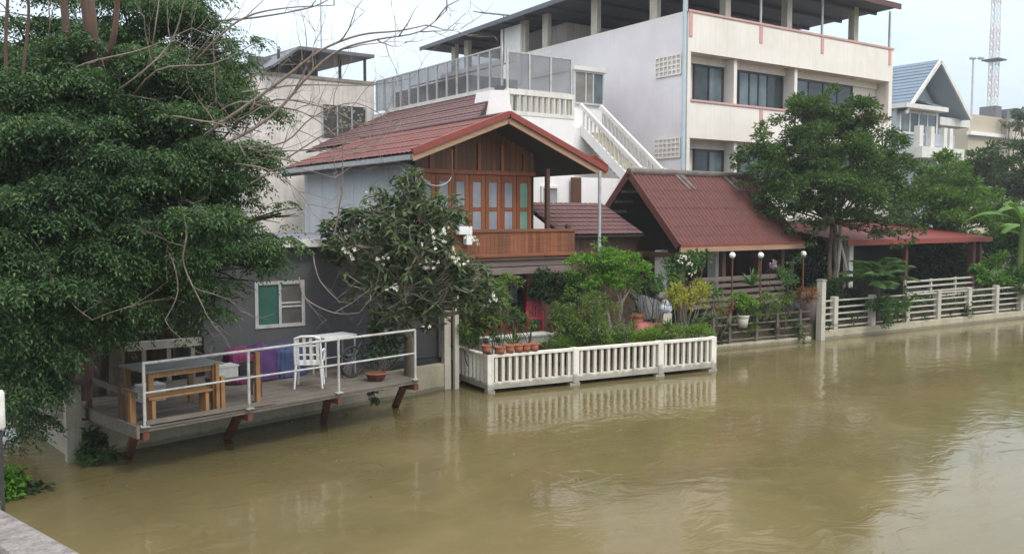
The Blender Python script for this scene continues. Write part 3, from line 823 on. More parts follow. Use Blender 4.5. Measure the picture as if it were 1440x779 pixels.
for px_ in (452, ):
    q = wp(px_, 75, y=BY + 3); MB().tube([q, q + Vector((0, 0, 4.2))], .035, 6).build('mast', M['steel_pale'], BL)

# ------------------------------------------------------------------ red roofed pavilion by the water
PV = thing('riverside_pavilion', 'open riverside pavilion under a steep maroon ribbed tile roof', 'pavilion', (24.4, 23, LAND_Z))
e0 = wp(955, 347, y=20.6); pxl = e0.x
r0 = wp(885, 244, x=pxl); r1x = wp(1057, 250, y=r0.y).x
e1x = wp(1130, 343, y=20.6).x
zr, ze = r0.z, e0.z
yb2 = 2 * r0.y - 20.6
U = Vector((e1x - pxl, 0, 0))
# front slope is a trapezium in the photograph: the ridge stops short of the eave at the right end
def hip_tiles(yE, yR, flip):
    mb = tile_roof((pxl, yE, ze), (e1x - pxl, 0, 0), (0, yR - yE, zr - ze), .185, .42, .055, .010)
    out = []
    for v in mb.v:
        t = min(1, max(0, (v[2] - ze) / (zr - ze)))
        lim = e1x + (r1x - e1x) * t
        out.append((min(v[0], lim), v[1], v[2]))
    mb.v = out
    return mb
hip_tiles(20.6, r0.y, 0).build('roof', M['roof_maroon'], PV)
hip_tiles(yb2, r0.y, 1).build('roof', M['roof_maroon'], PV)
mb = MB()
mb.slab((pxl, 20.62, ze - .03), (e1x, 20.62, ze - .03), (r1x, r0.y, zr - .03), (pxl, r0.y, zr - .03), .05)
mb.slab((pxl, yb2, ze - .03), (e1x, yb2, ze - .03), (r1x, r0.y, zr - .03), (pxl, r0.y, zr - .03), .05)
mb.add([(e1x, 20.62, ze - .03), (e1x, yb2, ze - .03), (r1x, r0.y, zr - .03)], [(0, 1, 2)])
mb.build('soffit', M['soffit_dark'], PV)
MB().tube([(pxl - .03, r0.y, zr + .06), (r1x, r0.y, zr + .06)], .13, 8).build('ridge_cap', M['ridge_grey'], PV)
for t in (.32, .36, .72, .78, .95):
    x = pxl + (r1x - pxl) * t
    MB().slab((x, r0.y - .02, zr + .10), (x + .22, r0.y - .02, zr + .10), (x + .40, r0.y - .62, zr - .52), (x + .28, r0.y - .62, zr - .52), .02).build('ridge_patch', M['ridge_grey'], PV)
for (yy) in (20.6, yb2):
    MB().beam((pxl - .03, yy, ze + .0), (pxl - .03, r0.y, zr + .0), .05, .24).build('barge_board', M['roof_maroon'], PV)
MB().box(pxl, e1x, 20.52, 20.58, ze - .19, ze - .01).build('eave_board', M['fascia_tan'], PV)
MB().box(pxl, e1x, 20.50, 20.56, ze - .005, ze + .07).build('gutter', M['tile_edge'], PV)
gx = pxl + .9                                       # gable panel set back under the overhang
mb = MB(); n = 16
for i in range(n):
    y0 = 20.9 + (yb2 - 20.3 - 20.9) * i / n; y1 = 20.9 + (yb2 - 20.3 - 20.9) * (i + 1) / n - .01
    top = zr - abs((y0 + y1) / 2 - r0.y) * (zr - ze) / (r0.y - 20.6) - .12
    if top > ze + .05: mb.box(gx, gx + .03, y0, y1, ze - .25, top)
mb.build('gable_panel', M['wood_brown'], PV)
mb = MB()
for j in range(6):
    t = .12 + j * .14; yy = yb2 + (r0.y - yb2) * t; zz = ze + (zr - ze) * t
    mb.box(pxl + .05, gx - .02, yy - .05, yy + .05, zz - .22, zz - .12)
mb.build('rafter', M['wood_grey'], PV)
MB().box(gx - .06, gx - .003, 20.9, yb2 - .3, ze - .42, ze - .25).build('tie_beam', M['wood_brown'], PV)
PF = 1.35
MB().box(pxl + .4, e1x - .4, 20.95, yb2 - .3, PF - .15, PF).build('floor', M['wood_brown_h'], PV)
for (x, yy) in [(pxl + .6, 21.05), (pxl + 2.6, 21.05), (pxl + 4.5, 21.05), (e1x - .7, 21.05), (pxl + .6, yb2 - .5), (e1x - .7, yb2 - .5)]:
    MB().box(x - .09, x + .09, yy - .09, yy + .09, LAND_Z, ze + .15).build('post', M['wood_brown'], PV, .01)
xw = wp(1012, 365, y=22.0).x
MB().box(xw - .2, xw + .2, 22.0, 22.4, LAND_Z, ze).build('pillar', M['white_paint'], PV)
xw = wp(934, 375, y=22.4).x
MB().box(xw - .17, xw + .17, 22.4, 22.7, LAND_Z, ze - .2).build('pillar', M['white_paint'], PV)
mb = MB(); boards(mb, pxl + .5, e1x - .5, yb2 - .5, PF, ze + .3, .25); mb.build('back_wall', M['wood_brown'], PV)
mb = MB(); n = 14
for i in range(n): mb.box(e1x - .55, e1x - .52, 21.7 + (yb2 - 22.3) * i / n, 21.7 + (yb2 - 22.3) * (i + 1) / n - .01, PF, ze + .1)
mb.build('side_wall', M['wood_brown'], PV)  # boards added to darken the open end, where foliage grows
rx0, rx1 = wp(985, 392, y=20.9).x, wp(1092, 390, y=20.9).x
rl = MB().box(rx0, rx1, 20.86, 20.98, wp(1040, 394, y=20.9).z, wp(1040, 388, y=20.9).z).build('railing', M['wood_purple'], PV)
mb = MB()
for j in range(4):
    z = wp(1040, 400 + j * 9, y=20.9).z; mb.box(rx0 - .4, rx1 + .5, 20.9, 20.94, z - .07, z + .06)
mb.build('rail_board', M['wood_purple'], rl)

# ------------------------------------------------------------------ red metal carport
CA = thing('red_carport', 'open carport with a red sheet metal roof on dark red posts', 'carport', (33.5, 20.5, LAND_Z))
cx0, cx1 = wp(1190, 338, y=20.0).x, wp(1392, 336, y=20.0).x
cz = 3.28
rf = MB(); nn = 60
vs = []
for i in range(nn + 1):
    x = cx0 + (cx1 - cx0) * i / nn; h = .03 * (i % 2)
    vs += [(x, 20.0, cz + h), (x, 24.0, cz + .62 + h)]
rf.add(vs, [(2 * i, 2 * i + 2, 2 * i + 3, 2 * i + 1) for i in range(nn)])
rf.slab((cx0, 20.0, cz - .01), (cx1, 20.0, cz - .01), (cx1, 24.0, cz + .6), (cx0, 24.0, cz + .6), .03)
rf.build('roof', surf('red_sheet', (.20, .028, .029), (.10, .04, .036), .55, 1.4, .5, .4), CA)
MB().box(cx0, cx1 + .05, 19.9, 19.99, cz - .17, cz + .04).build('fascia', M['tile_edge'], CA)
for px_, ww in ((1272, .09), (1366, .12), (1376, .09)):
    p = lp((0, 20.3), (10, 20.3), px_, 370); MB().box(p.x - ww, p.x + ww, 20.3 - ww, 20.3 + ww, LAND_Z, cz + .02).build('post', surf('post_red_%d' % px_, (.11, .03, .025), (.07, .03, .025), .7), CA)
p = lp((0, 20.4), (10, 20.4), 1197, 370); MB().box(p.x - .13, p.x + .13, 20.4, 20.66, LAND_Z, cz + .02).build('post', M['white_paint'], CA)
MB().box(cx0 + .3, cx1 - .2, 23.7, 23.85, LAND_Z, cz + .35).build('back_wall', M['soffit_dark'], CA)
MB().box(cx0 + .2, cx0 + 2.2, 22.4, 22.5, LAND_Z, 2.6).build('side_panel', M['blue_grey'], CA)

# ------------------------------------------------------------------ blue roofed town house
BH = thing('blue_house', 'pale blue town house with a steep blue shingle gable roof and white verge', 'house', (56, 33, LAND_Z))
HY = wp(1322, 84, d=58).y
ax = wp(1322, 84, y=HY); lx = wp(1273, 152, y=HY); rx = wp(1364, 166, y=HY)
yb3 = HY + 12
for e in (lx, rx):
    O = Vector((e.x, yb3, lx.z - .2)) if e is lx else Vector((e.x, HY, rx.z))
    tile_roof(O, (0, (HY - yb3) if e is lx else (yb3 - HY), 0), (ax.x - e.x, 0, ax.z - O.z), .3, .35, .008, .03, 2).build('roof', M['roof_blue'], BH)
    MB().beam((e.x, HY - .05, O.z - .1), (ax.x, HY - .05, ax.z - .1), .12, .22).build('verge_board', M['white_paint'], BH)
mb = MB().slab((rx.x, HY, rx.z - .1), (ax.x, HY, ax.z - .1), (ax.x, yb3, ax.z - .1), (rx.x, yb3, rx.z - .1), .06)
mb.slab((lx.x, HY, lx.z - .3), (ax.x, HY, ax.z - .1), (ax.x, yb3, ax.z - .1), (lx.x, yb3, lx.z - .3), .06)
mb.build('soffit', M['blue_grey'], BH)
MB().prism([(lx.x + .3, HY + 1.6, LAND_Z), (rx.x - .7, HY + 1.6, LAND_Z), (rx.x - .7, HY + 1.6, rx.z), (ax.x, HY + 1.6, ax.z - .5), (lx.x + .3, HY + 1.6, lx.z - .1)], (0, 10, 0)).build('wall', M['blue_grey'], BH)
bx0, bx1 = wp(1262, 175, y=HY + .4).x, wp(1321, 175, y=HY + .4).x
bz0, bz1 = wp(1290, 203, y=HY + .4).z, wp(1290, 156, y=HY + .4).z
MB().box(bx0, bx1, HY + .5, HY + 1.59, LAND_Z, bz1).build('bay', M['blue_grey'], BH)
window(BH, bx0 + .3, bx1 - .2, HY + .45, bz0 + .6, bz1 - .05, M['white_paint'], [(1, M['win_curtain']), (1, M['win_dark']), (1, M['win_curtain']), (1, M['win_curtain'])], .14)
MB().box(bx0 - .2, wp(1328, 150, y=HY).x, HY - .3, HY + 1.5, bz1 + .003, bz1 + .28).build('porch_roof', M['white_paint'], BH)
MB().slab((wp(1300, 150, y=HY).x, HY - .2, bz1 + .5), (wp(1330, 150, y=HY).x, HY - .2, bz1 + .3), (wp(1330, 150, y=HY).x, HY + 1.5, bz1 + .5), (wp(1300, 150, y=HY).x, HY + 1.5, bz1 + 1.0), .1).build('porch_tiles', M['roof_blue'], BH)
zf = wp(1320, 208, y=HY - .6).z
MB().box(wp(1292, 212, y=HY - .6).x, wp(1352, 212, y=HY - .6).x, HY - .8, HY + 1.5, zf - .7, zf).build('balcony', M['white_paint'], BH)
for px_ in (1296, 1312, 1330, 1338):
    p = lp((0, HY - .6), (10, HY - .6), px_, 190); MB().box(p.x - .2, p.x + .2, p.y, p.y + .4, zf, zf + 1.3).build('balcony_post', M['white_paint'], BH)
MB().box(wp(1300, 200, y=HY - .3).x, wp(1340, 200, y=HY - .3).x, HY - .4, HY - .3, zf + .1, zf + .9).build('balcony_panel', M['blue_grey'], BH)
MB().box(wp(1320, 170, y=HY + .7).x, wp(1362, 170, y=HY + .7).x, HY + .6, HY + 1.55, wp(1340, 178, y=HY + .7).z, wp(1340, 167, y=HY + .7).z).build('eave_band', M['white_paint'], BH)

# ------------------------------------------------------------------ far beige block, mast, lamp
FB = thing('far_building', 'distant low beige block with a flat roof below the red and white mast', 'building', (110, 52, LAND_Z))
FY = wp(1400, 180, d=105).y
x0, x1 = wp(1362, 180, y=FY).x, wp(1500, 180, y=FY).x
MB().box(x0, x1, FY, FY + 14, LAND_Z, wp(1400, 165, y=FY).z).build('wall', surf('far_beige', (.50, .44, .33), (.34, .3, .24), .85, .3, .4, .4), FB)
MB().box(x0 - .4, x1, FY - .5, FY - .003, wp(1400, 194, y=FY).z, wp(1400, 189, y=FY).z).build('ledge', M['white_wall'], FB)
for px_ in (1404, 1420, 1433):
    q = wp(px_, 165, y=FY + 2); MB().box(q.x - .7, q.x + .7, q.y, q.y + 2, q.z - .2, q.z + random.uniform(.6, 1.4)).build('roof_unit', M['roof_sheet_grey'], FB)
TW = thing('radio_mast', 'tall red and white lattice radio mast far behind the houses', 'mast', wp(1390, 305, d=170))
p0 = wp(1390, 305, d=170); top = wp(1390, -60, d=170).z
red = surf('mast_red_hazed', (.74, .62, .62), (.6, .5, .5), .7); wht = surf('mast_white_hazed', (.80, .81, .83), (.7, .7, .7), .7)  # both colours paled to paint in the haze of distance
nb = 12
for k in range(nb):
    za, zb_ = LAND_Z + (top - LAND_Z) * k / nb, LAND_Z + (top - LAND_Z) * (k + 1) / nb
    ha, hb = .8 - .25 * k / nb, .8 - .25 * (k + 1) / nb
    g = MB(); cs = [(-1, -1), (1, -1), (1, 1), (-1, 1)]
    for i, (sx, sy) in enumerate(cs):
        g.tube([(p0.x + sx * ha, p0.y + sy * ha, za), (p0.x + sx * hb, p0.y + sy * hb, zb_)], .10, 5)
        tx, ty = cs[(i + 1) % 4]
        for q in range(3):
            f0, f1 = q / 3, (q + 1) / 3
            z0, z1 = za + (zb_ - za) * f0, za + (zb_ - za) * f1
            g.tube([(p0.x + sx * ha, p0.y + sy * ha, z0), (p0.x + tx * ha, p0.y + ty * ha, z1)], .06, 4)
            g.tube([(p0.x + tx * ha, p0.y + ty * ha, z0), (p0.x + sx * ha, p0.y + sy * ha, z1)], .06, 4)
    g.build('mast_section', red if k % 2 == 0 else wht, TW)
zz = wp(1390, 86, d=170).z
MB().box(p0.x - 1.6, p0.x + 1.6, p0.y - 1.6, p0.y + 1.6, zz, zz + .25).build('platform', M['dark_metal'], TW)
SL = thing('street_lamp', 'tall grey double headed lamp post beside the blue house', 'street lamp', wp(1361, 305, d=120))
p0 = wp(1361, 305, d=120); zt = wp(1361, 82, d=120).z
MB().tube([(p0.x, p0.y, LAND_Z), (p0.x, p0.y, zt)], [.2, .12], 8).build('pole', M['steel_pale'], SL)
MB().tube([p0 + RT * -.2 + UP * (zt - p0.z - .2), p0 + RT * 1.1 + UP * (zt - p0.z)], .07, 6).build('arm', M['steel_pale'], SL)
for o_ in (-.1, 1.0):
    MB().lathe((p0.x + RT.x * o_, p0.y + RT.y * o_, zt), [(.0, -.25), (.4, -.15), (.42, .1), (.0, .3)], 10).build('lamp_head', M['steel_pale'], SL)
# ------------------------------------------------------------------ retaining wall, gate post, pipe
E_ = (WB - WA).normalized(); NN = Vector((-E_.y, E_.x, 0))
RWt = thing('retaining_wall', 'stained concrete retaining wall under the timber deck', 'wall', (WA.x, WA.y, 0))
mb = MB().prism([WA + E_ * .12, WB, WB + NN * .25, WA + NN * .25 + E_ * .12], (0, 0, .62)); mb.v = [(x, y, z if z > .1 else -1.2) for x, y, z in mb.v]
mb.build('wall', M['concrete_pale'], RWt, .01)
mb = MB().prism([WA + NN * .1, WR, WR + Vector((.25, 0, 0)), WA + Vector((.25, .1, 0)) + NN * .1], (0, 0, .60)); mb.v = [(x, y, z if z > .1 else -1.2) for x, y, z in mb.v]
mb.build('return_wall', M['concrete'], RWt, .01)
GP = thing('concrete_post', 'square weathered concrete post at the water corner left of the deck', 'post', (WA.x, WA.y, 0))
MB().box(WA.x - .13, WA.x + .12, WA.y - .11, WA.y + .14, -1, 1.34).build('shaft', M['concrete'], GP, .012)
MB().box(WA.x - .16, WA.x + .15, WA.y - .14, WA.y + .17, 1.34, 1.40).build('cap', M['dark_metal'], GP)
q = lp(WA + NN * .25, WB + NN * .25, 105)
tag(MB().tube([(q.x, q.y, .6), (q.x, q.y, 2.35)], .03, 8).build('standpipe', M['steel_pale']), 'thin grey standpipe rising beside the concrete post', 'pipe')

# ------------------------------------------------------------------ timber deck on slanted struts
DZ = .86
D0 = wp(204, 600, z=DZ); D1 = wp(584, 533.6, z=DZ)
DE = (D1 - D0); DL = DE.length; DE.normalize(); DN = Vector((-DE.y, DE.x, 0))
def dk(s, t, z=0): 
    p = D0 + DE * s + DN * t; return Vector((p.x, p.y, z))
DK = thing('timber_deck', 'grey timber deck overhanging the river in front of the grey annex', 'deck', dk(0, 0, DZ))
DW = 3.55
mb = MB(); nb = 22
for i in range(nb):
    t0, t1 = DW * i / nb + .004, DW * (i + 1) / nb - .004
    z = DZ + random.uniform(-.006, .004)
    ext = random.uniform(-.02, .03)
    mb.prism([dk(-.1 - ext, t0, z - .035), dk(DL + .1 + ext, t0, z - .035), dk(DL + .1 + ext, t1, z - .035), dk(-.1 - ext, t1, z - .035)], (0, 0, .035))
mb.build('floor_board', surf('deck_boards', (.17, .145, .12), (.08, .07, .06), .85, 2.5, .7, .2, bmp=.4, bscale=25), DK)
for t in (.06, 1.0, 1.9):
    MB().beam(dk(-.08, t, DZ - .064), dk(DL + .08, t, DZ - .064), .07, .055).build('joist', M['wood_grey'], DK)
mb = MB().beam(dk(-.12, -.02, DZ - .07), dk(-.12, DW, DZ - .07), .05, .2); mb.build('edge_board', M['wood_grey'], DK)
post_s = []
for px_ in (204, 350, 476.5, 584):
    q = lp(D0, D1, px_, 550); post_s.append((Vector((q.x, q.y, 0)) - Vector((D0.x, D0.y, 0))).dot(DE))
post_s[0] = 0.0; post_s[-1] = DL
for s, foot in zip(post_s, ((180, 643), (320, 616), (455, 592), (556, 571))):
    b_ = wp(foot[0], foot[1], z=0.0)
    tp = dk(s - .02, .34, DZ - .17)
    dd = (b_ - tp)
    MB().beam(tp, b_ + dd * .9, .13, .10).build('strut', M['rust'], DK)
    MB().beam(dk(s, -.04, DZ - .153), dk(s, 2.0, DZ - .153), .10, .12).build('cross_beam', M['rust'], DK)

RL = thing('deck_railing', 'white painted pipe railing with two rails along the deck edge', 'railing', dk(0, 0, DZ))
RH = 1.02
for s in post_s:
    MB().tube([dk(s, 0, DZ - .03), dk(s, 0, DZ + RH)], .027, 8).build('post', M['steel_white'], RL)
    MB().box(dk(s, 0).x - .07, dk(s, 0).x + .07, dk(s, 0).y - .07, dk(s, 0).y + .07, DZ + .003, DZ + .015).build('foot_plate', M['steel_white'], RL)
for h, rr in ((RH, .024), (RH * .53, .019)):
    MB().tube([dk(-.02, 0, DZ + h)] + [dk(s, 0, DZ + h + random.uniform(-.008, .008)) for s in post_s[1:]], rr, 8).build('rail', M['steel_white'], RL)
MB().beam(dk(0, 0, DZ + .06), dk(DL * .42, 0, DZ + .05), .05, .07).build('toe_board', M['wood_grey'], RL)
SR = thing('side_railing', 'brown timber side rail at the left end of the deck', 'railing', dk(-.05, 1, DZ))
MB().beam(dk(-.05, .06, DZ + .50), dk(-.05, 2.1, DZ + .50), .05, .10).build('rail', M['wood_grey'], SR)
for t, hh in ((.75, .62), (2.1, 1.0)):
    MB().beam(dk(-.05, t, DZ), dk(-.05, t, DZ + hh), .08, .08, DE).build('post', M['wood_brown'], SR)
MB().beam(dk(-.05, .35, DZ - .0), dk(-.05, .35, DZ + .5), .09, .09, DE).build('post', M['wood_yellow'], SR)

# white concrete rail of the shed porch
CR = thing('porch_railing', 'low white concrete rail in front of the dark shed behind the table', 'railing', (4, 18.9, LAND_Z))
p0, p1 = wp(160, 489, y=18.95), wp(284, 481, y=18.95)
MB().box(p0.x - .6, p1.x, 18.9, 19.06, p0.z - .09, p0.z + .08).build('rail', M['cream_post'], CR, .008)
for i in range(5):
    x = p0.x - .4 + i * (p1.x - p0.x + .4) / 4.4; MB().box(x - .04, x + .04, 18.93, 19.03, LAND_Z, p0.z - .09).build('baluster', M['concrete'], CR)

# ------------------------------------------------------------------ furniture on the deck
def yawed(o, ang, loc): o.rotation_euler.z = ang; o.location = loc
dang = math.atan2(DE.y, DE.x)
TB = thing('work_table', 'yellowish timber table with a grey top at the left end of the deck', 'table')
Lx, Wy, Hz = 1.28, .90, .82
MB().box(-.05, Lx + .05, -.05, Wy + .1, Hz - .035, Hz).build('tabletop', surf('grey_top', (.20, .215, .22), (.10, .10, .10), .5, 3, .6, .2), TB, .008)
for (x, y) in ((.06, .04), (Lx - .10, .04), (.06, Wy), (Lx - .10, Wy)): MB().box(x - .045, x + .045, y - .04, y + .04, 0, Hz - .037).build('leg', M['wood_yellow'], TB, .005)
for y_ in (.02, Wy - .02): MB().box(.107, Lx - .147, y_, y_ + .04, Hz - .13, Hz - .04).build('apron', M['wood_yellow'], TB)
MB().box(.107, Lx - .147, .03, .07, .33, .42).build('stretcher', M['wood_yellow'], TB)
yawed(TB, dang, dk(post_s[0] + .22, .36, DZ))
BE = thing('timber_bench', 'plain yellow timber bench standing in front of the grey topped table', 'bench')
MB().box(0, 1.1, 0, .28, .40, .44).build('seat', M['wood_yellow'], BE, .006)
for x in (.06, .98): MB().box(x, x + .06, .03, .27, 0, .40).build('leg', M['wood_yellow'], BE)
yawed(BE, dang, dk(.10, .05, DZ))
CB_ = thing('timber_upright', 'pair of orange timber uprights leaning at the right end of the table', 'posts')
MB().box(0, .06, 0, .08, 0, .84).build('upright', M['wood_yellow'], CB_); MB().box(.10, .17, 0.02, .09, 0, .60).build('upright', M['wood_yellow'], CB_)
yawed(CB_, dang, dk(1.30, .12, DZ))
B2_ = thing('low_bench', 'low pinkish brown bench between the table and the purple cloth', 'bench')
MB().box(0, .95, 0, .40, .38, .43).build('seat', M['wood_purple'], B2_, .006)
for (x, y) in ((.05, .04), (.9, .04), (.05, .36), (.9, .36)): MB().box(x - .03, x + .03, y - .03, y + .03, 0, .38).build('leg', M['wood_brown'], B2_)
yawed(B2_, dang, dk(1.62, .75, DZ))
FBX = thing('foam_box', 'white foam box standing beneath the bench end beside a black crate', 'box')
MB().box(0, .42, 0, .32, 0, .26).build('body', M['foam'], FBX, .01); MB().box(-.01, .43, -.01, .33, .263, .31).build('lid', M['foam'], FBX, .01)
yawed(FBX, dang, dk(.75, 1.75, DZ + .0)); FBX.location.z = DZ
FB2 = thing('storage_tub', 'white storage tub on the low bench left of the black crate', 'tub')
MB().box(0, .44, 0, .30, 0, .19).build('body', M['foam'], FB2, .012); MB().box(-.012, .452, -.012, .312, .193, .225).build('rim', M['foam'], FB2)
yawed(FB2, dang, dk(1.66, .80, DZ + .43))
BCR = thing('black_crate', 'small black plastic crate on the low bench beside the white tub', 'crate')
c_ = MB().box(0, .36, 0, .26, 0, .03)
for k in range(3): c_.box(0, .36, 0, .015, .05 + k * .06, .09 + k * .06).box(0, .36, .245, .26, .05 + k * .06, .09 + k * .06).box(0, .015, 0.016, .244, .05 + k * .06, .09 + k * .06).box(.345, .36, .016, .244, .05 + k * .06, .09 + k * .06)
c_.box(.01, .35, .017, .243, .03, .17)
c_.build('body', M['tank_black'], BCR); yawed(BCR, dang, dk(2.14, .82, DZ + .43))

def drape(name, label, mat, cx, cy, w_, d_, h_, ang, seed, base):
    """cloth hanging over a stack: a pleated hanging skirt and an uneven top"""
    rnd = random.Random(seed); mb = MB(); n = 72; rows = 9
    vs = []; fs = []
    for j in range(rows):
        t = j / (rows - 1)
        for i in range(n):
            a = 2 * math.pi * i / n
            sx = math.copysign(abs(math.cos(a)) ** .55, math.cos(a)); sy = math.copysign(abs(math.sin(a)) ** .55, math.sin(a))
            f = .90 + .10 * (1 - t) + .06 * (1.1 - t) * math.sin(i * 1.7 + seed) + .05 * (1.2 - t) * math.sin(i * 2.9 + 2 + 3 * t) + .05 * math.sin(6 * t + i * .35 + seed) + rnd.uniform(-.02, .02)
            vs.append((sx * w_ / 2 * f, sy * d_ / 2 * f, h_ * t * (.94 + .06 * math.sin(a * 2 + seed)) + (.03 if j == 0 else 0)))
    for j in range(rows - 1):
        for i in range(n):
            i2 = (i + 1) % n; fs.append((j * n + i, j * n + i2, (j + 1) * n + i2, (j + 1) * n + i))
    b0 = len(vs)
    for k, sc in enumerate((.7, .35)):
        for i in range(n):
            x, y, z = vs[(rows - 1) * n + i]; vs.append((x * sc, y * sc, z + .03 * (k + 1) + .02 * math.sin(i * .6 + k)))
    for k in range(2):
        a0 = (rows - 1 + k) * n; a1 = (rows + k) * n
        for i in range(n):
            i2 = (i + 1) % n; fs.append((a0 + i, a0 + i2, a1 + i2, a1 + i))
    vs.append((0, 0, h_ + .07)); c0 = len(vs) - 1
    for i in range(n): fs.append(((rows + 1) * n + i, (rows + 1) * n + (i + 1) % n, c0))
    mb.add(vs, fs, True)
    o = mb.build(name, mat); tag(o, label, 'cloth'); o.rotation_euler.z = ang; o.location = (cx, cy, base)
    return o
p = dk(2.98, 2.35); drape('draped_cloth', 'magenta cloth draped over a stack on the deck beneath the window', M['cloth_magenta'], p.x, p.y, .62, .55, .66, dang, 1, DZ)
p = dk(3.42, 2.25); drape('draped_cloth', 'purple cloth hanging between the magenta and the blue cloths', M['cloth_purple'], p.x, p.y, .60, .5, .70, dang, 5, DZ)
p = dk(4.05, 2.3); drape('draped_cloth', 'blue cloth draped over a stack beside the white chair', M['cloth_blue'], p.x, p.y, .78, .55, .64, dang, 9, DZ)
BP = thing('brown_post', 'short brown timber post standing in front of the purple cloth', 'post')
MB().box(-.04, .04, -.04, .04, 0, .92).build('shaft', M['wood_yellow'], BP); MB().box(-.07, .07, -.07, .07, 0, .03).build('foot', M['wood_brown'], BP)
yawed(BP, dang, dk(lp(D0 + DN * .3, D1 + DN * .3, 361, 500) and ((lp(D0 + DN * .3, D1 + DN * .3, 361, 500) - Vector((D0.x, D0.y, 0))).dot(DE)), .3, DZ))

def plastic_chair(name, label, mat, loc, ang, slats=4, group=None):
    t = thing(name, label, 'chair')
    MB().box(-.23, .23, -.22, .22, .41, .44).build('seat', mat, t, .012)
    for (x, y) in ((-.2, -.19), (.2, -.19), (-.21, .2), (.21, .2)):
        MB().tube([(x, y, .41), (x * 1.14, y * 1.18, 0)], [.026, .018], 6).build('leg', mat, t)
    bk = MB()
    for x in (-.22, .22): bk.tube([(x, .21, .42), (x * 1.02, .26, .66), (x * .95, .31, .90)], .024, 6)
    bk.tube([(-.21, .31, .89), (-.1, .325, .93), (.1, .325, .93), (.21, .31, .89)], .024, 6)
    bk.tube([(-.22, .245, .60), (.22, .245, .60)], .016, 6).tube([(-.22, .28, .76), (.22, .28, .76)], .016, 6)
    for i in range(slats):
        x = -.17 + .34 * i / (slats - 1); bk.beam((x, .22, .44), (x * .97, .315, .90), .05, .012, (0, 1, 0))
    bk.build('backrest', mat, t)
    for s in (-1, 1):
        MB().tube([(s * .23, -.17, .44), (s * .25, -.17, .64), (s * .25, .0, .66), (s * .23, .25, .655)], .02, 6).build('armrest', mat, t)
    t.location = loc; t.rotation_euler.z = ang
    return t
s_ch = (lp(D0 + DN * .9, D1 + DN * .9, 434, 500) - Vector((D0.x, D0.y, 0))).dot(DE)
plastic_chair('plastic_chair', 'white slatted plastic chair on the deck with its back to the river', M['plastic_white'], dk(s_ch + .05, .95, DZ), R(152)).scale = (1.12, 1.12, 1.12)
WT = thing('metal_table', 'narrow white table with thin legs behind the white plastic chair', 'table')
MB().box(0, .85, 0, .55, .80, .84).build('tabletop', M['plastic_white'], WT, .008)
for (x, y) in ((.05, .05), (.8, .05), (.05, .5), (.8, .5)): MB().tube([(x, y, 0), (x, y, .80)], .02, 6).build('leg', M['steel_white'], WT)
MB().tube([(.05, .05, .4), (.8, .05, .4)], .014, 6).build('stretcher', M['steel_white'], WT)
s_t = (lp(D0 + DN * 1.5, D1 + DN * 1.5, 450, 500) - Vector((D0.x, D0.y, 0))).dot(DE)
yawed(WT, dang, dk(s_t + .12, 1.5, DZ))
ST = thing('bar_stool', 'dark stool under the white table', 'stool')
MB().lathe((0, 0, .45), [(0, .03), (.16, .03), (.16, 0), (0, 0)], 14).build('seat', M['dark_metal'], ST)
for k in range(4):
    a = k * math.pi / 2 + .4; MB().tube([(.1 * math.cos(a), .1 * math.sin(a), .45), (.17 * math.cos(a), .17 * math.sin(a), 0)], .014, 6).build('leg', M['dark_metal'], ST)
yawed(ST, 0, dk(s_t + .55, 1.3, DZ))
# bicycle-like dark clutter at the right end: a parked dark bicycle
BK = thing('dark_bicycle', 'dark bicycle parked on the right end of the deck under the white flowering tree', 'bicycle')
def wheel(cx):
    ty = MB(); n = 28
    ty.tube([(cx + .31 * math.cos(2 * math.pi * k / n), 0, .33 + .31 * math.sin(2 * math.pi * k / n)) for k in range(n + 1)], .024, 6)
    w_ = ty.build('wheel', M['tank_black'], BK)
    sp = MB()
    for k in range(14):
        a = 2 * math.pi * k / 14; sp.tube([(cx, 0, .33), (cx + .3 * math.cos(a), 0, .33 + .3 * math.sin(a))], .003, 3)
    sp.build('spokes', M['steel_pale'], w_)
wheel(0); wheel(1.02)
MB().tube([(0, 0, .33), (.45, 0, .33), (.32, 0, .82), (0, 0, .33)], .018, 6).tube([(.45, 0, .33), (.88, 0, .78), (.35, 0, .72)], .02, 6).tube([(1.02, 0, .33), (.86, 0, .88)], .018, 6).build('frame', M['dark_metal'], BK)
MB().tube([(.72, -.25, .98), (.84, -.1, .96), (.86, 0, .93), (.84, .1, .96), (.72, .25, .98)], .014, 6).build('handlebar', M['steel_pale'], BK)
MB().lathe((.30, 0, .83), [(0, 0), (.10, .0), (.12, .04), (.06, .07), (0, .07)], 10).build('saddle', M['tank_black'], BK)
bk_ = MB().box(.93, 1.22, -.14, .14, .62, .84); bk_.build('basket', M['dark_metal'], BK)
s_b = (lp(D0 + DN * 1.0, D1 + DN * 1.0, 520, 500) - Vector((D0.x, D0.y, 0))).dot(DE)
yawed(BK, dang + .1, dk(s_b - .35, 1.15, DZ))
BB = thing('brown_basin', 'round brown basin on the deck in front of the bicycle', 'basin')
MB().lathe((0, 0, 0), [(0, 0), (.20, 0), (.30, .2), (.31, .23), (.28, .22), (.2, .05), (0, .04)], 20).build('bowl', M['rust'], BB)
MB().lathe((0, 0, 0), [(.315, .205), (.325, .22), (.315, .235), (.29, .235)], 20).build('rim', M['terracotta'], BB)
yawed(BB, 0, dk(DL - .62, .5, DZ)); BB.scale = (.72, .72, .72)

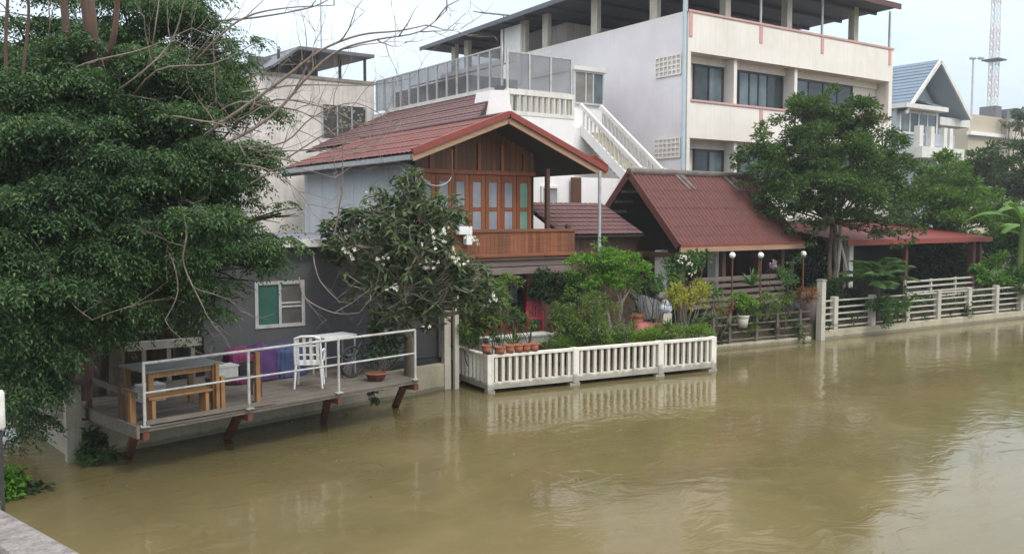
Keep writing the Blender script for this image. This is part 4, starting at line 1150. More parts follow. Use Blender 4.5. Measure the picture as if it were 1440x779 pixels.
# ------------------------------------------------------------------ white pillar and pipe beside the balustrade
for px_, wd_, h_, nm, lb in ((630, .16, 1.55, 'white_pillar', 'square white concrete pillar right of the grey annex by the water'), (643, .10, 2.05, 'slim_pillar', 'slim tall pale pillar between the white pillar and the balustrade')):
    q = lp((WB.x, WB.y), (B0.x, B0.y), px_, 500) if False else wp(px_, 541, z=.1)
    t = thing(nm, lb, 'pillar', (q.x, q.y, 0))
    MB().box(q.x - wd_ / 2 - .01, q.x + wd_ / 2 + .01, q.y, q.y + wd_, -1, h_ + .3).build('shaft', M['cream_post'], t, .01)
    MB().box(q.x - wd_ / 2 - .03, q.x + wd_ / 2 + .03, q.y - .02, q.y + wd_ + .02, h_ + .303, h_ + .36).build('cap', M['concrete'], t)
QP = wp(629, 541, z=.1)
def along(P, Q, pxs, py=440): 
    d = (Q - P).normalized(); return [(lp(P, Q, x, py) - Vector((P.x, P.y, 0))).dot(d) for x in pxs]
# ------------------------------------------------------------------ white balustrade on its slab over the water
BA = thing('white_balustrade', 'white concrete balustrade with square balusters standing in the river', 'balustrade', (B1.x, B1.y, 0))
slab_poly = [B1 + Vector((.08, .08, 0)), B2 + Vector((-.08, .08, 0)), Vector((B2.x - .1, DF0.y + .2, 0)), Vector((B0.x + .1, B0.y + .2, 0))]
MB().prism([p + UP * .12 for p in slab_poly], (0, 0, .16)).build('terrace_slab', M['soil'], BA)
BH_ = .93
cell = None
def balus_run(P, Q, ss, npers):
    d = (Q - P); L = d.length; d = d.normalized(); n = Vector((-d.y, d.x, 0))
    def bx(s0, s1, z0, z1, hw): return MB().prism([P + d * s0 - n * hw + UP * z0, P + d * s1 - n * hw + UP * z0, P + d * s1 + n * hw + UP * z0, P + d * s0 + n * hw + UP * z0], (0, 0, z1 - z0))
    bx(.08, L - .08, BH_ - .07, BH_, .075).build('top_rail', M['old_white'], BA, .008)
    bx(.08, L - .08, .10, .26, .07).build('skirt', M['old_white'], BA, .006)
    nbays = len(npers)
    for k in range(nbays + 1):
        s = ss[k]
        bx(s - .085, s + .085, .06, BH_ + .012, .085).build('pier', M['old_white'], BA, .008)
        bx(s - .16 if 0 < k else s - .05, s + .12, -1, .06, .07).build('foot', M['old_white'], BA)
    proto = None
    for k in range(nbays):
        nper = npers[k]
        for i in range(nper):
            s = ss[k] + .085 + (ss[k + 1] - ss[k] - .17) * (i + .5) / nper
            pos = P + d * s
            if proto is None:
                proto = bx(s - .038, s + .038, .26, BH_ - .07, .04).build('baluster', M['old_white'], BA, .005); base = pos
            else:
                c = proto.copy(); COL.objects.link(c); c.location += pos - base
bl_ = along(B1, B2, (808, 927), 520); balus_run(B1, B2, [0] + bl_ + [(B2 - B1).length], (12, 12, 8))
balus_run(B1, B0, [0, (B0 - B1).length], (8,))
# low white planter wall on the terrace
PW = thing('planter_wall', 'low white tiled planter ledge behind the row of terracotta pots', 'planter', (13.5, 19.3, .28))
a_, c_ = wp(688, 476, y=19.4).x, wp(778, 474, y=19.4).x
MB().box(a_, c_, 19.4, 19.9, .28, wp(720, 474, y=19.4).z - .05).build('body', M['white_paint'], PW, .01)
MB().box(a_ - .03, c_ + .03, 19.36, 19.94, wp(720, 474, y=19.4).z - .047, wp(720, 474, y=19.4).z).build('cap', M['white_paint'], PW, .008)
GBx0, GBx1 = wp(782, 480, y=18.6).x, wp(985, 470, y=18.3).x
GB = thing('garden_bed', 'long mossy raised garden bed behind the white balustrade', 'planter', (16, 18.4, .28))
MB().box(GBx0, GBx1, 17.75, 20.4, .285, .68).build('bed', M['soil'], GB, .02)
mb = MB(); nx, ny = 60, 20
vs = [(GBx0 + .05 + (GBx1 - GBx0 - .1) * i / nx, 17.8 + 2.55 * j / ny, .683 + random.uniform(0, .05) + .06 * math.sin(i * .5) * math.sin(j * .7)) for j in range(ny + 1) for i in range(nx + 1)]
mb.add(vs, [(j * (nx + 1) + i, j * (nx + 1) + i + 1, (j + 1) * (nx + 1) + i + 1, (j + 1) * (nx + 1) + i) for j in range(ny) for i in range(nx)], True)
mb.build('soil', M['moss'], GB)

# ------------------------------------------------------------------ brown fence under the pavilion, white fence at the right
def rail_fence(t, P, Q, posts, h, mat, nrails, post_w, base_h, base_mat, rail_h=.03, rail_t=.03, rails_z=None):
    d = (Q - P); L = d.length; d = d.normalized(); n = Vector((-d.y, d.x, 0))
    def bx(s0, s1, z0, z1, y0, y1): return MB().prism([P + d * s0 + n * y0 + UP * z0, P + d * s1 + n * y0 + UP * z0, P + d * s1 + n * y1 + UP * z0, P + d * s0 + n * y1 + UP * z0], (0, 0, z1 - z0))
    bx(0, L, -1, base_h, 0, .25).build('plinth', base_mat, t, .015)
    bx(0, L, base_h, .66, .255, .30).build('backing', M['soil'], t)
    for s in posts:
        bx(s - post_w / 2, s + post_w / 2, base_h, base_h + h + random.uniform(-.02, .02), .05, .05 + post_w).build('post', mat, t, .01)
    for k in range(nrails):
        z = base_h + .10 + (h - .22) * k / (nrails - 1)
        dz_ = random.uniform(-.01, .01)
        bx(0, L, z - rail_h / 2 + dz_, z + rail_h / 2 + dz_, .05 + post_w * .4, .05 + post_w * .4 + rail_t).build('rail', mat, t)
def along(P, Q, pxs, py=440): 
    d = (Q - P).normalized(); return [(lp(P, Q, x, py) - Vector((P.x, P.y, 0))).dot(d) for x in pxs]
BF = thing('brown_fence', 'weathered brown grey rail fence below the pavilion at the water', 'fence', (DF0.x, DF0.y, 0))
rail_fence(BF, DF0, DF1, along(DF0, DF1, (1006, 1029, 1067, 1096, 1128)), .98, M['wood_purple'], 4, .10, .16, M['concrete_pale'], .045)
WF = thing('white_fence', 'white concrete rail fence with square posts along the right bank', 'fence', (RF0.x, RF0.y, 0))
pp = along(RF0, RF1, (1178, 1231, 1279, 1323, 1366, 1404.5, 1439))
step = pp[-1] - pp[-2]
pp += [pp[-1] + step * (k + 1) for k in range(9)]
rail_fence(WF, RF0, RFE, pp, 1.12, M['cream_post'], 5, .20, .30, M['concrete_pale'], .05, .05)
tall = wp(1155, 440, z=1.2)
FP = thing('tall_fence_post', 'tall cream post where the brown fence meets the white fence', 'post', (RF0.x, RF0.y, 0))
MB().box(RF0.x - .10, RF0.x + .12, RF0.y - .06, RF0.y + .16, -1, 2.02).build('shaft', M['cream_post'], FP, .012)
MB().box(RF0.x - .12, RF0.x + .14, RF0.y - .08, RF0.y + .18, 2.023, 2.07).build('cap', M['concrete'], FP)

# second horizontal white rail fence behind the white fence (in front of the carport)
F2 = thing('inner_railing', 'higher white rail barrier in front of the red carport behind the fence', 'railing', (33, 19.2, LAND_Z))
x0, x1 = wp(1275, 402, y=19.3).x, wp(1378, 402, y=19.3).x
for z in (1.0, 1.22, 1.44, 1.66): MB().box(x0, x1, 19.3, 19.34, z - .035, z + .035).build('rail', M['cream_post'], F2)
for k in range(4): MB().box(x0 + (x1 - x0) * k / 3 - .05, x0 + (x1 - x0) * k / 3 + .05, 19.343, 19.42, LAND_Z, 1.72).build('post', M['cream_post'], F2)

# ------------------------------------------------------------------ globe lamps
for i, (px_, py_, lb) in enumerate(((1030, 359, 'white globe garden lamp on a thin pole left of the lime green shrub'), (1070, 359, 'white globe garden lamp between the lime shrub and the mauve orchid'), (1130, 357, 'white globe garden lamp at the right corner of the pavilion roof'))):
    q = wp(px_, py_, y=20.0)
    t = thing('globe_lamp', lb, 'lamp', (q.x, q.y, LAND_Z), 'white globe lamps before the pavilion')
    MB().tube([(q.x, q.y, LAND_Z), (q.x, q.y, q.z - .12)], .03, 8).build('pole', M['rust'], t)
    MB().lathe((q.x, q.y, q.z), [(.04, -.15), (.065, -.12), (.065, -.10), (.03, -.10)], 12).build('collar', M['dark_metal'], t)
    MB().lathe((q.x, q.y, q.z), [(.105 * math.cos(a), .105 * math.sin(a)) for a in [(-.48 + k * .098) * math.pi for k in range(11)]], 18).build('globe', M['globe'], t)

# ------------------------------------------------------------------ pots, chair, jars on the terrace
def pot(loc, r, h, mat, label, name='flower_pot', cat='pot', group=None, soil=True):
    t = thing(name, label, cat, loc, group)
    x, y, z = loc
    MB().lathe(loc, [(0, 0), (r * .68, 0), (r * .92, h * .78), (r * .9, h * .78), (r * .8, h * .7), (0, h * .7)], 18).build('body', mat, t)
    MB().lathe(loc, [(r * .93, h * .78), (r, h * .80), (r, h), (r * .86, h), (r * .86, h * .79)], 18).build('rim', mat, t)
    return t
bdir = (B2 - B1).normalized()
names = ['first', 'second', 'third', 'fourth', 'fifth', 'sixth']
for i, px_ in enumerate((688, 703, 717, 729, 740, 751)):
    q = lp(B1, B2, px_, 495) if i > 0 else lp(B1, B0, 684, 495)
    pot((q.x, q.y, BH_ + .003 if i else BH_ + .015), .125 if i != 1 else .145, .20 if i != 1 else .18, M['terracotta'], f'terracotta pot on the balustrade rail, {names[i]} from the corner pier', group='terracotta pots on the balustrade')
plastic_chair('red_chair', 'red pink plastic armchair beside the wooden house door', M['plastic_red'], (wp(752, 478, y=20.45).x, 20.45, LAND_Z + .0), math.pi + 2.6, 5)
for ch in [x for x in COL.objects if x.name.startswith('red_chair')]: ch.scale = (1.0, 1.0, 1.0); ch.location.z = LAND_Z + .3
MB_ = thing('door_step', 'brown raised door step under the red plastic chair', 'step', (14, 21, LAND_Z))
a_, c_ = wp(690, 470, y=20.9).x - .5, wp(770, 470, y=20.9).x + .8
MB().box(a_, c_, 20.3, YF + .2, LAND_Z - .3, LAND_Z + .27).build('plinth', M['concrete'], MB_); MB().box(a_ - .03, c_ + .03, 20.27, YF + .2, LAND_Z + .273, LAND_Z + .298).build('tread', M['rust'], MB_)
q = wp(903, 470, y=18.2)
JB = thing('pink_jar', 'fat pinkish red glazed jar lying in the garden bed', 'jar', (q.x, 18.2, .68))
o = MB().lathe((q.x, 18.2, .68), [(0, -.42), (.22, -.42), (.36, -.2), (.38, .05), (.28, .3), (.19, .36), (.21, .44), (.17, .44), (.15, .36), (0, .3)], 24).build('body', M['jar_pink'], JB)
o.rotation_euler = (0, R(75), R(15)); o.location = (0, 0, .25); o.scale = (.78, .78, 1.0)
q = wp(928, 463, y=18.2)
TP = pot((q.x, 18.2, .69), .2, .45, M['terracotta'], 'tall terracotta urn standing right of the pink jar', 'tall_urn', 'urn')
q2 = wp(897, 440, y=19.4); pot((q2.x, 19.4, .69), .2, .62, M['terracotta'], 'orange terracotta urn standing behind the pink jar', 'back_urn', 'urn')
q = wp(918, 428, y=19.7)
GSn = thing('tilted_sheet', 'tilted grey corrugated sheet leaning behind the terracotta urns', 'sheet', (q.x, 19.7, .69))
sh = MB(); nn = 24; vs = []
for i in range(nn + 1):
    u = i / nn; h = .018 * math.cos(i * math.pi)
    vs += [Vector((q.x - .55 + 1.15 * u, 19.55 + h, q.z - .42 + .0 * u)), Vector((q.x - .62 + 1.15 * u, 19.95 + h, q.z + .42 - .35 * u))]
sh.add(vs, [(2 * i, 2 * i + 2, 2 * i + 3, 2 * i + 1) for i in range(nn)]); sh.add([v + Vector((0, .03, 0)) for v in vs], [(2 * i, 2 * i + 2, 2 * i + 3, 2 * i + 1) for i in range(nn)])
sh.build('sheet', surf('grey_sheet', (.22, .225, .23), (.12, .11, .1), .6, 3, .6, .4), GSn)
for dx in (-.4, .4): MB().box(q.x + dx - .03, q.x + dx + .03, 19.98, 20.04, .68, q.z + .2).build('prop', M['wood_brown'], GSn)
q = wp(934, 430, y=18.9)
PC = thing('porcelain_ornament', 'blue and white porcelain ornament on a stand beside the grey sheet', 'ornament', (q.x, 18.9, .69))
MB().box(q.x - .18, q.x + .18, 18.75, 19.05, .69, q.z - .22).build('stand', M['cream_post'], PC)
for (dx, dz_, r_) in ((-.12, -.05, .13), (.1, -.08, .14), (-.02, .1, .12), (.18, .02, .07)):
    MB().lathe((q.x + dx, 18.85, q.z + dz_), [(r_ * .5, -r_), (r_, -r_ * .3), (r_ * .85, r_ * .5), (r_ * .35, r_ * .8), (r_ * .5, r_), (0, r_)], 14).build('vase', M['porcelain'], PC)
q = wp(1143, 430, y=18.95)
tag(MB().lathe((q.x - .12, 18.95, LAND_Z), [(0, 0), (.26, 0), (.34, .35), (.40, .75), (.33, 1.0), (.30, 1.05), (.24, 1.0), (0, .95)], 16).build('stone_jar', M['wood_purple']), 'large greyish purple stone jar carrying the rust coloured plant', 'jar')
q = wp(648, 330, y=YB - .1)
EB = thing('meter_box', 'white box fixed at the left end of the wooden balcony', 'box', (q.x, YB - .1, q.z))
MB().box(q.x - .12, q.x + .30, YB - .22, YB - .03, q.z + .0, q.z + .22).build('body', M['plastic_white'], EB, .01)
MB().box(q.x + .12, q.x + .30, YB - .21, YB - .03, q.z - .28, q.z - .003).build('lower_box', M['plastic_white'], EB, .01)
q = wp(843, 300, y=20.0)
tag(MB().tube([(q.x, q.y, LAND_Z), (q.x, q.y, 5.55)], .05, 8).build('grey_pole', M['steel_pale']), 'slim grey pole under the right eave of the wooden house', 'pole')
q = wp(635, 240, y=19.9)
BPo = thing('bamboo_pole', 'thin bamboo pole standing before the wooden house door leaves', 'pole', (q.x, q.y, LAND_Z))
MB().tube([(q.x, q.y, LAND_Z), (q.x + .02, q.y, 5.95)], .028, 7).build('cane', M['wood_brown'], BPo)
n = 24
MB().tube([(q.x - .45 + .47 * math.cos(math.pi * k / n + math.pi), q.y, 5.35 + .35 * math.sin(math.pi * k / n + math.pi)) for k in range(n + 1)], .012, 5).build('wire_loop', M['steel_pale'], BPo)

# ------------------------------------------------------------------ bridge rail at the lower left corner
BR = thing('bridge_rail', 'weathered grey timber handrail of the bridge at the lower left corner', 'railing', (-1, 2.5, 2.8))
ra = wp(62, 800, d=3.0); rb = wp(-45, 728, d=4.0)
dd = (rb - ra)
MB().beam(ra - dd * .8, rb + dd * .6, .17, .13).build('rail', surf('old_timber', (.27, .245, .235), (.09, .075, .07), .9, 11, 1.0, .1, bmp=.8, bscale=60, fine=.5), BR, .022)
for t in (-.55, .95):
    q = ra + dd * t; MB().box(q.x - .05, q.x + .05, q.y - .05, q.y + .05, -1, q.z - .05).build('post', M['concrete'], BR)
q = wp(-1, 572, d=3.9)
WPs = thing('bridge_post', 'post with a white rounded sleeve at the left edge above the bridge rail', 'post', (q.x, q.y, 2))
MB().tube([(q.x, q.y, -1), (q.x, q.y, wp(0, 600, d=3.9).z)], .008, 8).build('pole', M['dark_metal'], WPs)
MB().lathe((q.x, q.y, 0), [(.0, wp(0, 604, d=3.9).z), (.016, wp(0, 604, d=3.9).z), (.022, wp(0, 600, d=3.9).z), (.022, wp(0, 553, d=3.9).z), (.016, wp(0, 549, d=3.9).z), (0, wp(0, 548, d=3.9).z)], 14).build('sleeve', M['white_paint'], WPs)
# ------------------------------------------------------------------ foliage machinery
def unit(v):
    return v / np.maximum(np.linalg.norm(v, axis=1, keepdims=True), 1e-9)

def leaf_mesh(name, mat, parent, P, D, L, W, fold=.25, droop=0.0, roll=None):
    """P base points, D directions, one folded rhombic leaf each; real geometry, no cards facing the lens"""
    n = len(P)
    D = unit(D)
    up = np.tile(np.array([[0, 0, 1.0]]), (n, 1)) + RNG.normal(0, .45, (n, 3))
    S = unit(np.cross(D, up)); Nn = np.cross(S, D)
    L = np.broadcast_to(L, (n,))[:, None]; W = np.broadcast_to(W, (n,))[:, None]
    mid = P + D * L * .45
    tip = P + D * L - Nn * L * droop
    a = mid + S * W * .5 + Nn * W * fold; b = mid - S * W * .5 + Nn * W * fold
    V = np.empty((n, 4, 3)); V[:, 0] = P; V[:, 1] = a; V[:, 2] = tip; V[:, 3] = b
    off = np.array(wloc(parent)) if parent is not None else np.zeros(3)
    V = (V - off).reshape(-1, 3)
    me = bpy.data.meshes.new(name)
    me.vertices.add(4 * n); me.vertices.foreach_set('co', V.astype(np.float32).ravel())
    me.loops.add(4 * n); me.loops.foreach_set('vertex_index', np.arange(4 * n, dtype=np.int32))
    me.polygons.add(n); me.polygons.foreach_set('loop_start', np.arange(0, 4 * n, 4, dtype=np.int32))
    me.update(calc_edges=True); me.validate()
    return link(name, me, mat, parent)

def sub_clumps(blobs, per, frac=.34, flat=.75, shell=.45):
    """blobs (x,y,z,r) -> foliage clumps spread over the outer part of each blob"""
    out = []
    for (x, y, z, r) in blobs:
        k = max(3, int(per * r * r))
        v = unit(RNG.normal(0, 1, (k, 3))); rad = r * (shell + (1 - shell) * RNG.random((k, 1)) ** .6)
        v[:, 2] *= flat
        c = np.array([[x, y, z]]) + v * rad
        rr = r * frac * (.6 + .8 * RNG.random((k, 1)))
        out.append(np.hstack([c, rr, v]))
    return np.vstack(out)

def clump_points(cl, dens, flat=.5, spread=1.0):
    """points inside flattened clumps, with outward directions"""
    P, D = [], []
    for c in cl:
        k = max(4, int(dens * c[3] ** 2))
        v = unit(RNG.normal(0, 1, (k, 3))) * (RNG.random((k, 1)) ** .45) * c[3] * spread
        v[:, 2] *= flat
        P.append(c[:3] + v)
        D.append(v / c[3] + .55 * c[4:7] + RNG.normal(0, .35, (k, 3)))
    return np.vstack(P), np.vstack(D)

def pinnate(P, D, n_pair, rach, L, W, droop=.35):
    """feathery compound leaves: leaflets in pairs along a drooping rachis"""
    D = unit(D * np.array([[1, 1, .35]])); n = len(P)
    up = np.tile(np.array([[0, 0, 1.0]]), (n, 1)) + RNG.normal(0, .25, (n, 3))
    S = unit(np.cross(D, up))
    ps, ds = [], []
    rl = rach * (.7 + .6 * RNG.random((n, 1)))
    for k in range(n_pair):
        t = (k + .6) / n_pair
        pos = P + D * rl * t - np.array([[0, 0, 1.0]]) * rl * droop * t * t
        for s in (-1, 1):
            ps.append(pos); ds.append(D * .45 + S * s * .9 - np.array([[0, 0, .25]]))
    ps.append(P + D * rl - np.array([[0, 0, 1.0]]) * rl * droop); ds.append(D - np.array([[0, 0, .5]]))
    return np.vstack(ps), np.vstack(ds), L, W

def limb(p, q, r0, r1, mb, sag=.12, n=6, seed=None, sides=7):
    p, q = Vector(p), Vector(q); L = (q - p).length
    o = Vector((random.uniform(-1, 1), random.uniform(-1, 1), random.uniform(-.2, 1))) * L * sag
    pts, rad = [], []
    for i in range(n + 1):
        t = i / n
        pts.append(p.lerp(q, t) + o * (4 * t * (1 - t)) * .6 + Vector((random.uniform(-1, 1), random.uniform(-1, 1), random.uniform(-1, 1))) * L * .012 * (0 < i < n))
        rad.append(r0 + (r1 - r0) * t)
    mb.tube(pts, rad, sides)
    return pts

def seen(lst):
    """(px, py, distance, radius) surveyed blobs -> world blobs"""
    out = []
    for (px, py, d, r) in lst:
        p = wp(px, py, d=d); out.append((p.x, p.y, p.z, r))
    return out

def tree(name, label, cat, base, blobs, leaf, bark, r0, per=16, dens=260, L=.11, W=.045, frac=.34, flat=.55, compound=None, fork=.35, group=None, shell=.45, stems=1, limb_ends=None, clump_flat=.5, loc=None):
    t = thing(name, label, cat, base, group)
    b = Vector(base)
    bl = blobs
    cen = Vector((sum(x[0] for x in bl) / len(bl), sum(x[1] for x in bl) / len(bl), sum(x[2] for x in bl) / len(bl)))
    mb = MB(); lm = MB()
    for s in range(stems):
        f = b.lerp(cen, fork) + Vector((random.uniform(-.3, .3), random.uniform(-.3, .3), 0)) * (1 if stems > 1 else .4)
        bb = b + Vector((random.uniform(-.35, .35), random.uniform(-.2, .2), 0)) * (stems > 1)
        limb(bb - UP * .3, f, r0 * 1.25, r0 * .8, mb, .06, 7, sides=10)
        for k, x in enumerate(bl):
            if k % stems == s: 
                e = Vector(x[:3]); m_ = limb(f, e, r0 * .62, r0 * .12, lm, .14)
                for q in range(3):
                    dv = Vector((random.gauss(0, 1), random.gauss(0, 1), random.gauss(.2, .7))).normalized() * x[3] * .85
                    limb(m_[3 + q % 3], e + dv, r0 * .2, r0 * .04, lm, .15, 4, sides=5)
    mb.build('trunk', bark, t); lm.build('limbs', bark, t)
    cl = sub_clumps(bl, per, frac, flat, shell)
    P, D = clump_points(cl, dens * 3.6, clump_flat)
    if compound:
        P, D, L, W = pinnate(P, D, *compound)
    print(name, len(P)); leaf_mesh('crown', leaf, t, P, D, L * RNG.uniform(.7, 1.25, len(P)), W * RNG.uniform(.75, 1.2, len(P)), droop=.15)
    return t

def shrub(name, label, cat, base, blobs, leaf, bark, r0=.018, per=60, dens=420, L=.10, W=.04, group=None, flat=.8, frac=.4, shell=.3, stems=2):
    t = thing(name, label, cat, base, group)
    b = Vector(base); mb = MB()
    for x in blobs:
        for k in range(stems):
            dv = Vector((random.gauss(0, 1), random.gauss(0, 1), random.gauss(0, .6))).normalized() * x[3] * .7
            limb(b + Vector((random.uniform(-.08, .08), random.uniform(-.08, .08), -.05)), Vector(x[:3]) + dv, r0, r0 * .25, mb, .12, 5, sides=5)
    mb.build('stems', bark, t)
    cl = sub_clumps(blobs, per, frac, flat, shell)
    P, D = clump_points(cl, dens * 8.0, .8)
    print(name, len(P)); leaf_mesh('foliage', leaf, t, P, D, L * RNG.uniform(.6, 1.25, len(P)), W * RNG.uniform(.75, 1.2, len(P)), droop=.2)
    return t

def tuft(name, label, cat, base, n, length, width, leaf, spread=.9, group=None, upright=.9, arch=.6, part='blades'):
    """long arching blades from one crown"""
    t = thing(name, label, cat, base, group); mb = MB(); b = Vector(base)
    for i in range(n):
        a = random.uniform(0, 2 * math.pi); el = random.uniform(.25, upright + .25)
        d = Vector((math.cos(a) * math.cos(el), math.sin(a) * math.cos(el), math.sin(el)))
        L = length * random.uniform(.6, 1.15); s = Vector((-math.sin(a), math.cos(a), 0)); seg = 5; vs = []
        for k in range(seg + 1):
            u = k / seg
            p = b + d * L * u + Vector((0, 0, -1)) * L * arch * u * u * .5 + Vector((random.uniform(-.02, .02),) * 3) * 0
            w_ = width * (math.sin(math.pi * min(.98, .12 + u * .86))) ** .7
            vs += [p + s * w_ / 2 + UP * w_ * .15, p, p - s * w_ / 2 + UP * w_ * .15]
        fs = []
        for k in range(seg):
            for j in range(2): fs.append((k * 3 + j, k * 3 + j + 1, (k + 1) * 3 + j + 1, (k + 1) * 3 + j))
        mb.add(vs, fs)
    mb.build(part, leaf, t)
    return t

# ------------------------------------------------------------------ the big left tree: layered drooping feathery boughs
bt = wp(128, 590, d=16.4); BTb = (bt.x, bt.y, LAND_Z)
rows = []
for (px, py, d, r) in [
    (20, 60, 14.5, 1.0), (95, 25, 15.5, 1.1), (190, 20, 15.5, 1.0), (270, 30, 16, .85), (330, 70, 16, .6), (345, 95, 16.5, .5),
    (30, 150, 13.5, 1.0), (110, 130, 14, 1.0), (200, 120, 14.5, 1.0), (280, 130, 15, .8), (330, 165, 15, .6),
    (10, 230, 13, 1.0), (80, 215, 13.2, 1.0), (160, 210, 13.6, 1.0), (240, 205, 14.2, .95), (310, 215, 14.5, .75), (350, 250, 14.8, .5),
    (30, 310, 12.8, 1.0), (110, 300, 13, .95), (190, 290, 13.5, .95), (265, 290, 14, .9), (335, 300, 14.3, .7), (372, 330, 14.6, .45),
    (20, 390, 12.6, .9), (90, 380, 12.9, .85), (160, 370, 13.5, .85), (230, 365, 14, .85), (300, 365, 14.3, .7), (360, 375, 14.5, .5), (402, 365, 14.8, .28),
    (20, 460, 12.8, .75), (65, 445, 13, .65), (130, 440, 13.6, .6), (195, 430, 14.2, .6), (260, 425, 14.4, .5), (320, 415, 14.5, .4),
    (15, 520, 13, .6), (48, 512, 13.2, .45), (25, 570, 13.3, .45), (38, 560, 13.6, .33), (165, 470, 14.3, .3), (235, 455, 14.6, .25), (395, 300, 14.8, .3), (8, 585, 13, .5), (40, 590, 13.4, .35), (10, 540, 12.8, .6), (45, 490, 13, .65), (180, 460, 14.2, .35), (290, 445, 14.6, .3),
    (60, 120, 17, 1.2), (160, 200, 17, 1.3), (60, 280, 16.5, 1.3), (150, 360, 16.8, 1.1), (250, 120, 17.5, 1.1), (260, 300, 17, 1.0), (40, 420, 16.5, 1.1), (300, 250, 17, .8)]:
    rows.append((px, py, d, r))
bl = seen(rows)
LT = thing('big_tree', 'huge dense dark green feathery tree overhanging the water at the left', 'tree', BTb)
mb = MB(); lm = MB(); b0 = Vector(BTb)
fk = wp(140, 440, d=16.4)
limb(b0 - UP * .4, fk, .26, .2, mb, .05, 8, sides=12)
limb(b0 + RT * .45 - UP * .4, fk + RT * .3, .15, .12, mb, .05, 8, sides=10)
top_ = wp(140, 110, d=16.2); limb(fk, top_, .2, .13, mb, .05, 8, sides=10)
for k, x in enumerate(bl):
    e = Vector(x[:3]); t = min(.95, max(0.0, (e.z - fk.z - .6) / (top_.z - fk.z)))
    pts = limb(fk.lerp(top_, t), e, .075, .018, lm, .12, 7)
    for q in range(4):
        dv = Vector((random.gauss(0, 1), random.gauss(0, 1), random.gauss(0, .5))).normalized() * x[3]
        limb(pts[3 + q], e + dv, .022, .006, lm, .15, 4, sides=5)
mb.build('trunk', M['bark'], LT); lm.build('limbs', M['bark'], LT)
cl = sub_clumps(bl, 15, .36, .8, .5)
P, D = clump_points(cl, 720, .30)
D[:, 2] -= .35
P, D, L, W = pinnate(P, D, 5, .27, .068, .029, .55)
leaf_mesh('crown', M['leaf_deep'], LT, P, D, L * RNG.uniform(.6, 1.5, len(P)), W * RNG.uniform(.7, 1.3, len(P)), droop=.25)
print('left tree leaves', len(P))

# bare reddish tree in front of / inside the crown with long leafless branches
DT = thing('bare_tree', 'leafless reddish tree with long bare branches reaching right across the roofs', 'tree', tuple(wp(118, 560, d=15.2).to_tuple()[:2]) + (LAND_Z,))
mb = MB()
def path(pxs, r0, r1, mb, sides=7):
    pts = [wp(px, py, d=d) for (px, py, d) in pxs]
    # smooth it a little
    out = []
    for i in range(len(pts) - 1):
        for k in range(4):
            t = k / 4; a = pts[max(i - 1, 0)]; b = pts[i]; c = pts[i + 1]; e = pts[min(i + 2, len(pts) - 1)]
            out.append(0.5 * ((2 * b) + (c - a) * t + (2 * a - 5 * b + 4 * c - e) * t * t + (3 * b - a - 3 * c + e) * t ** 3))
    out.append(pts[-1])
    n = len(out)
    mb.tube(out, [r0 + (r1 - r0) * (i / (n - 1)) for i in range(n)], sides)
    return out
tr = path([(118, 560, 15.2), (122, 420, 15), (126, 260, 14.6), (130, 120, 14.0), (127, 40, 13.6), (118, -40, 13.4)], .14, .095, mb, 10)
path([(126, 260, 14.6), (100, 150, 14), (95, 60, 13.5), (85, -30, 13.2)], .07, .05, mb)
path([(130, 120, 14), (158, 60, 13.6), (165, 0, 13.4), (172, -30, 13.2)], .05, .035, mb)
path([(10, 130, 13), (8, 60, 12.8), (12, -20, 12.6)], .03, .02, mb); path([(30, 120, 13), (40, 30, 12.8), (38, -20, 12.6)], .025, .018, mb)
mb.build('trunk', M['bark_red'], DT)
tw = MB()
def twigs(pts, r, depth, up_bias=.25, length=1.0):
    n = len(pts)
    for i in range(2, n, 2):
        if random.random() < .62:
            a = pts[i]; tang = (pts[i] - pts[i - 1]).normalized()
            s = Vector((random.gauss(0, .6), random.gauss(0, .6), random.gauss(up_bias, .6)))
            d = (tang * .9 + s).normalized(); L = length * random.uniform(.5, 1.2)
            q = [a]; cur = d
            for k in range(6):
                cur = (cur + Vector((random.gauss(0, .13), random.gauss(0, .13), random.gauss(0.03, .13)))).normalized(); q.append(q[-1] + cur * L / 6)
            tw.tube(q, [r * (1 - .8 * k / 6) for k in range(7)], 5 if r > .008 else 4)
            if depth > 0: twigs(q, r * .6, depth - 1, up_bias, length * .6)
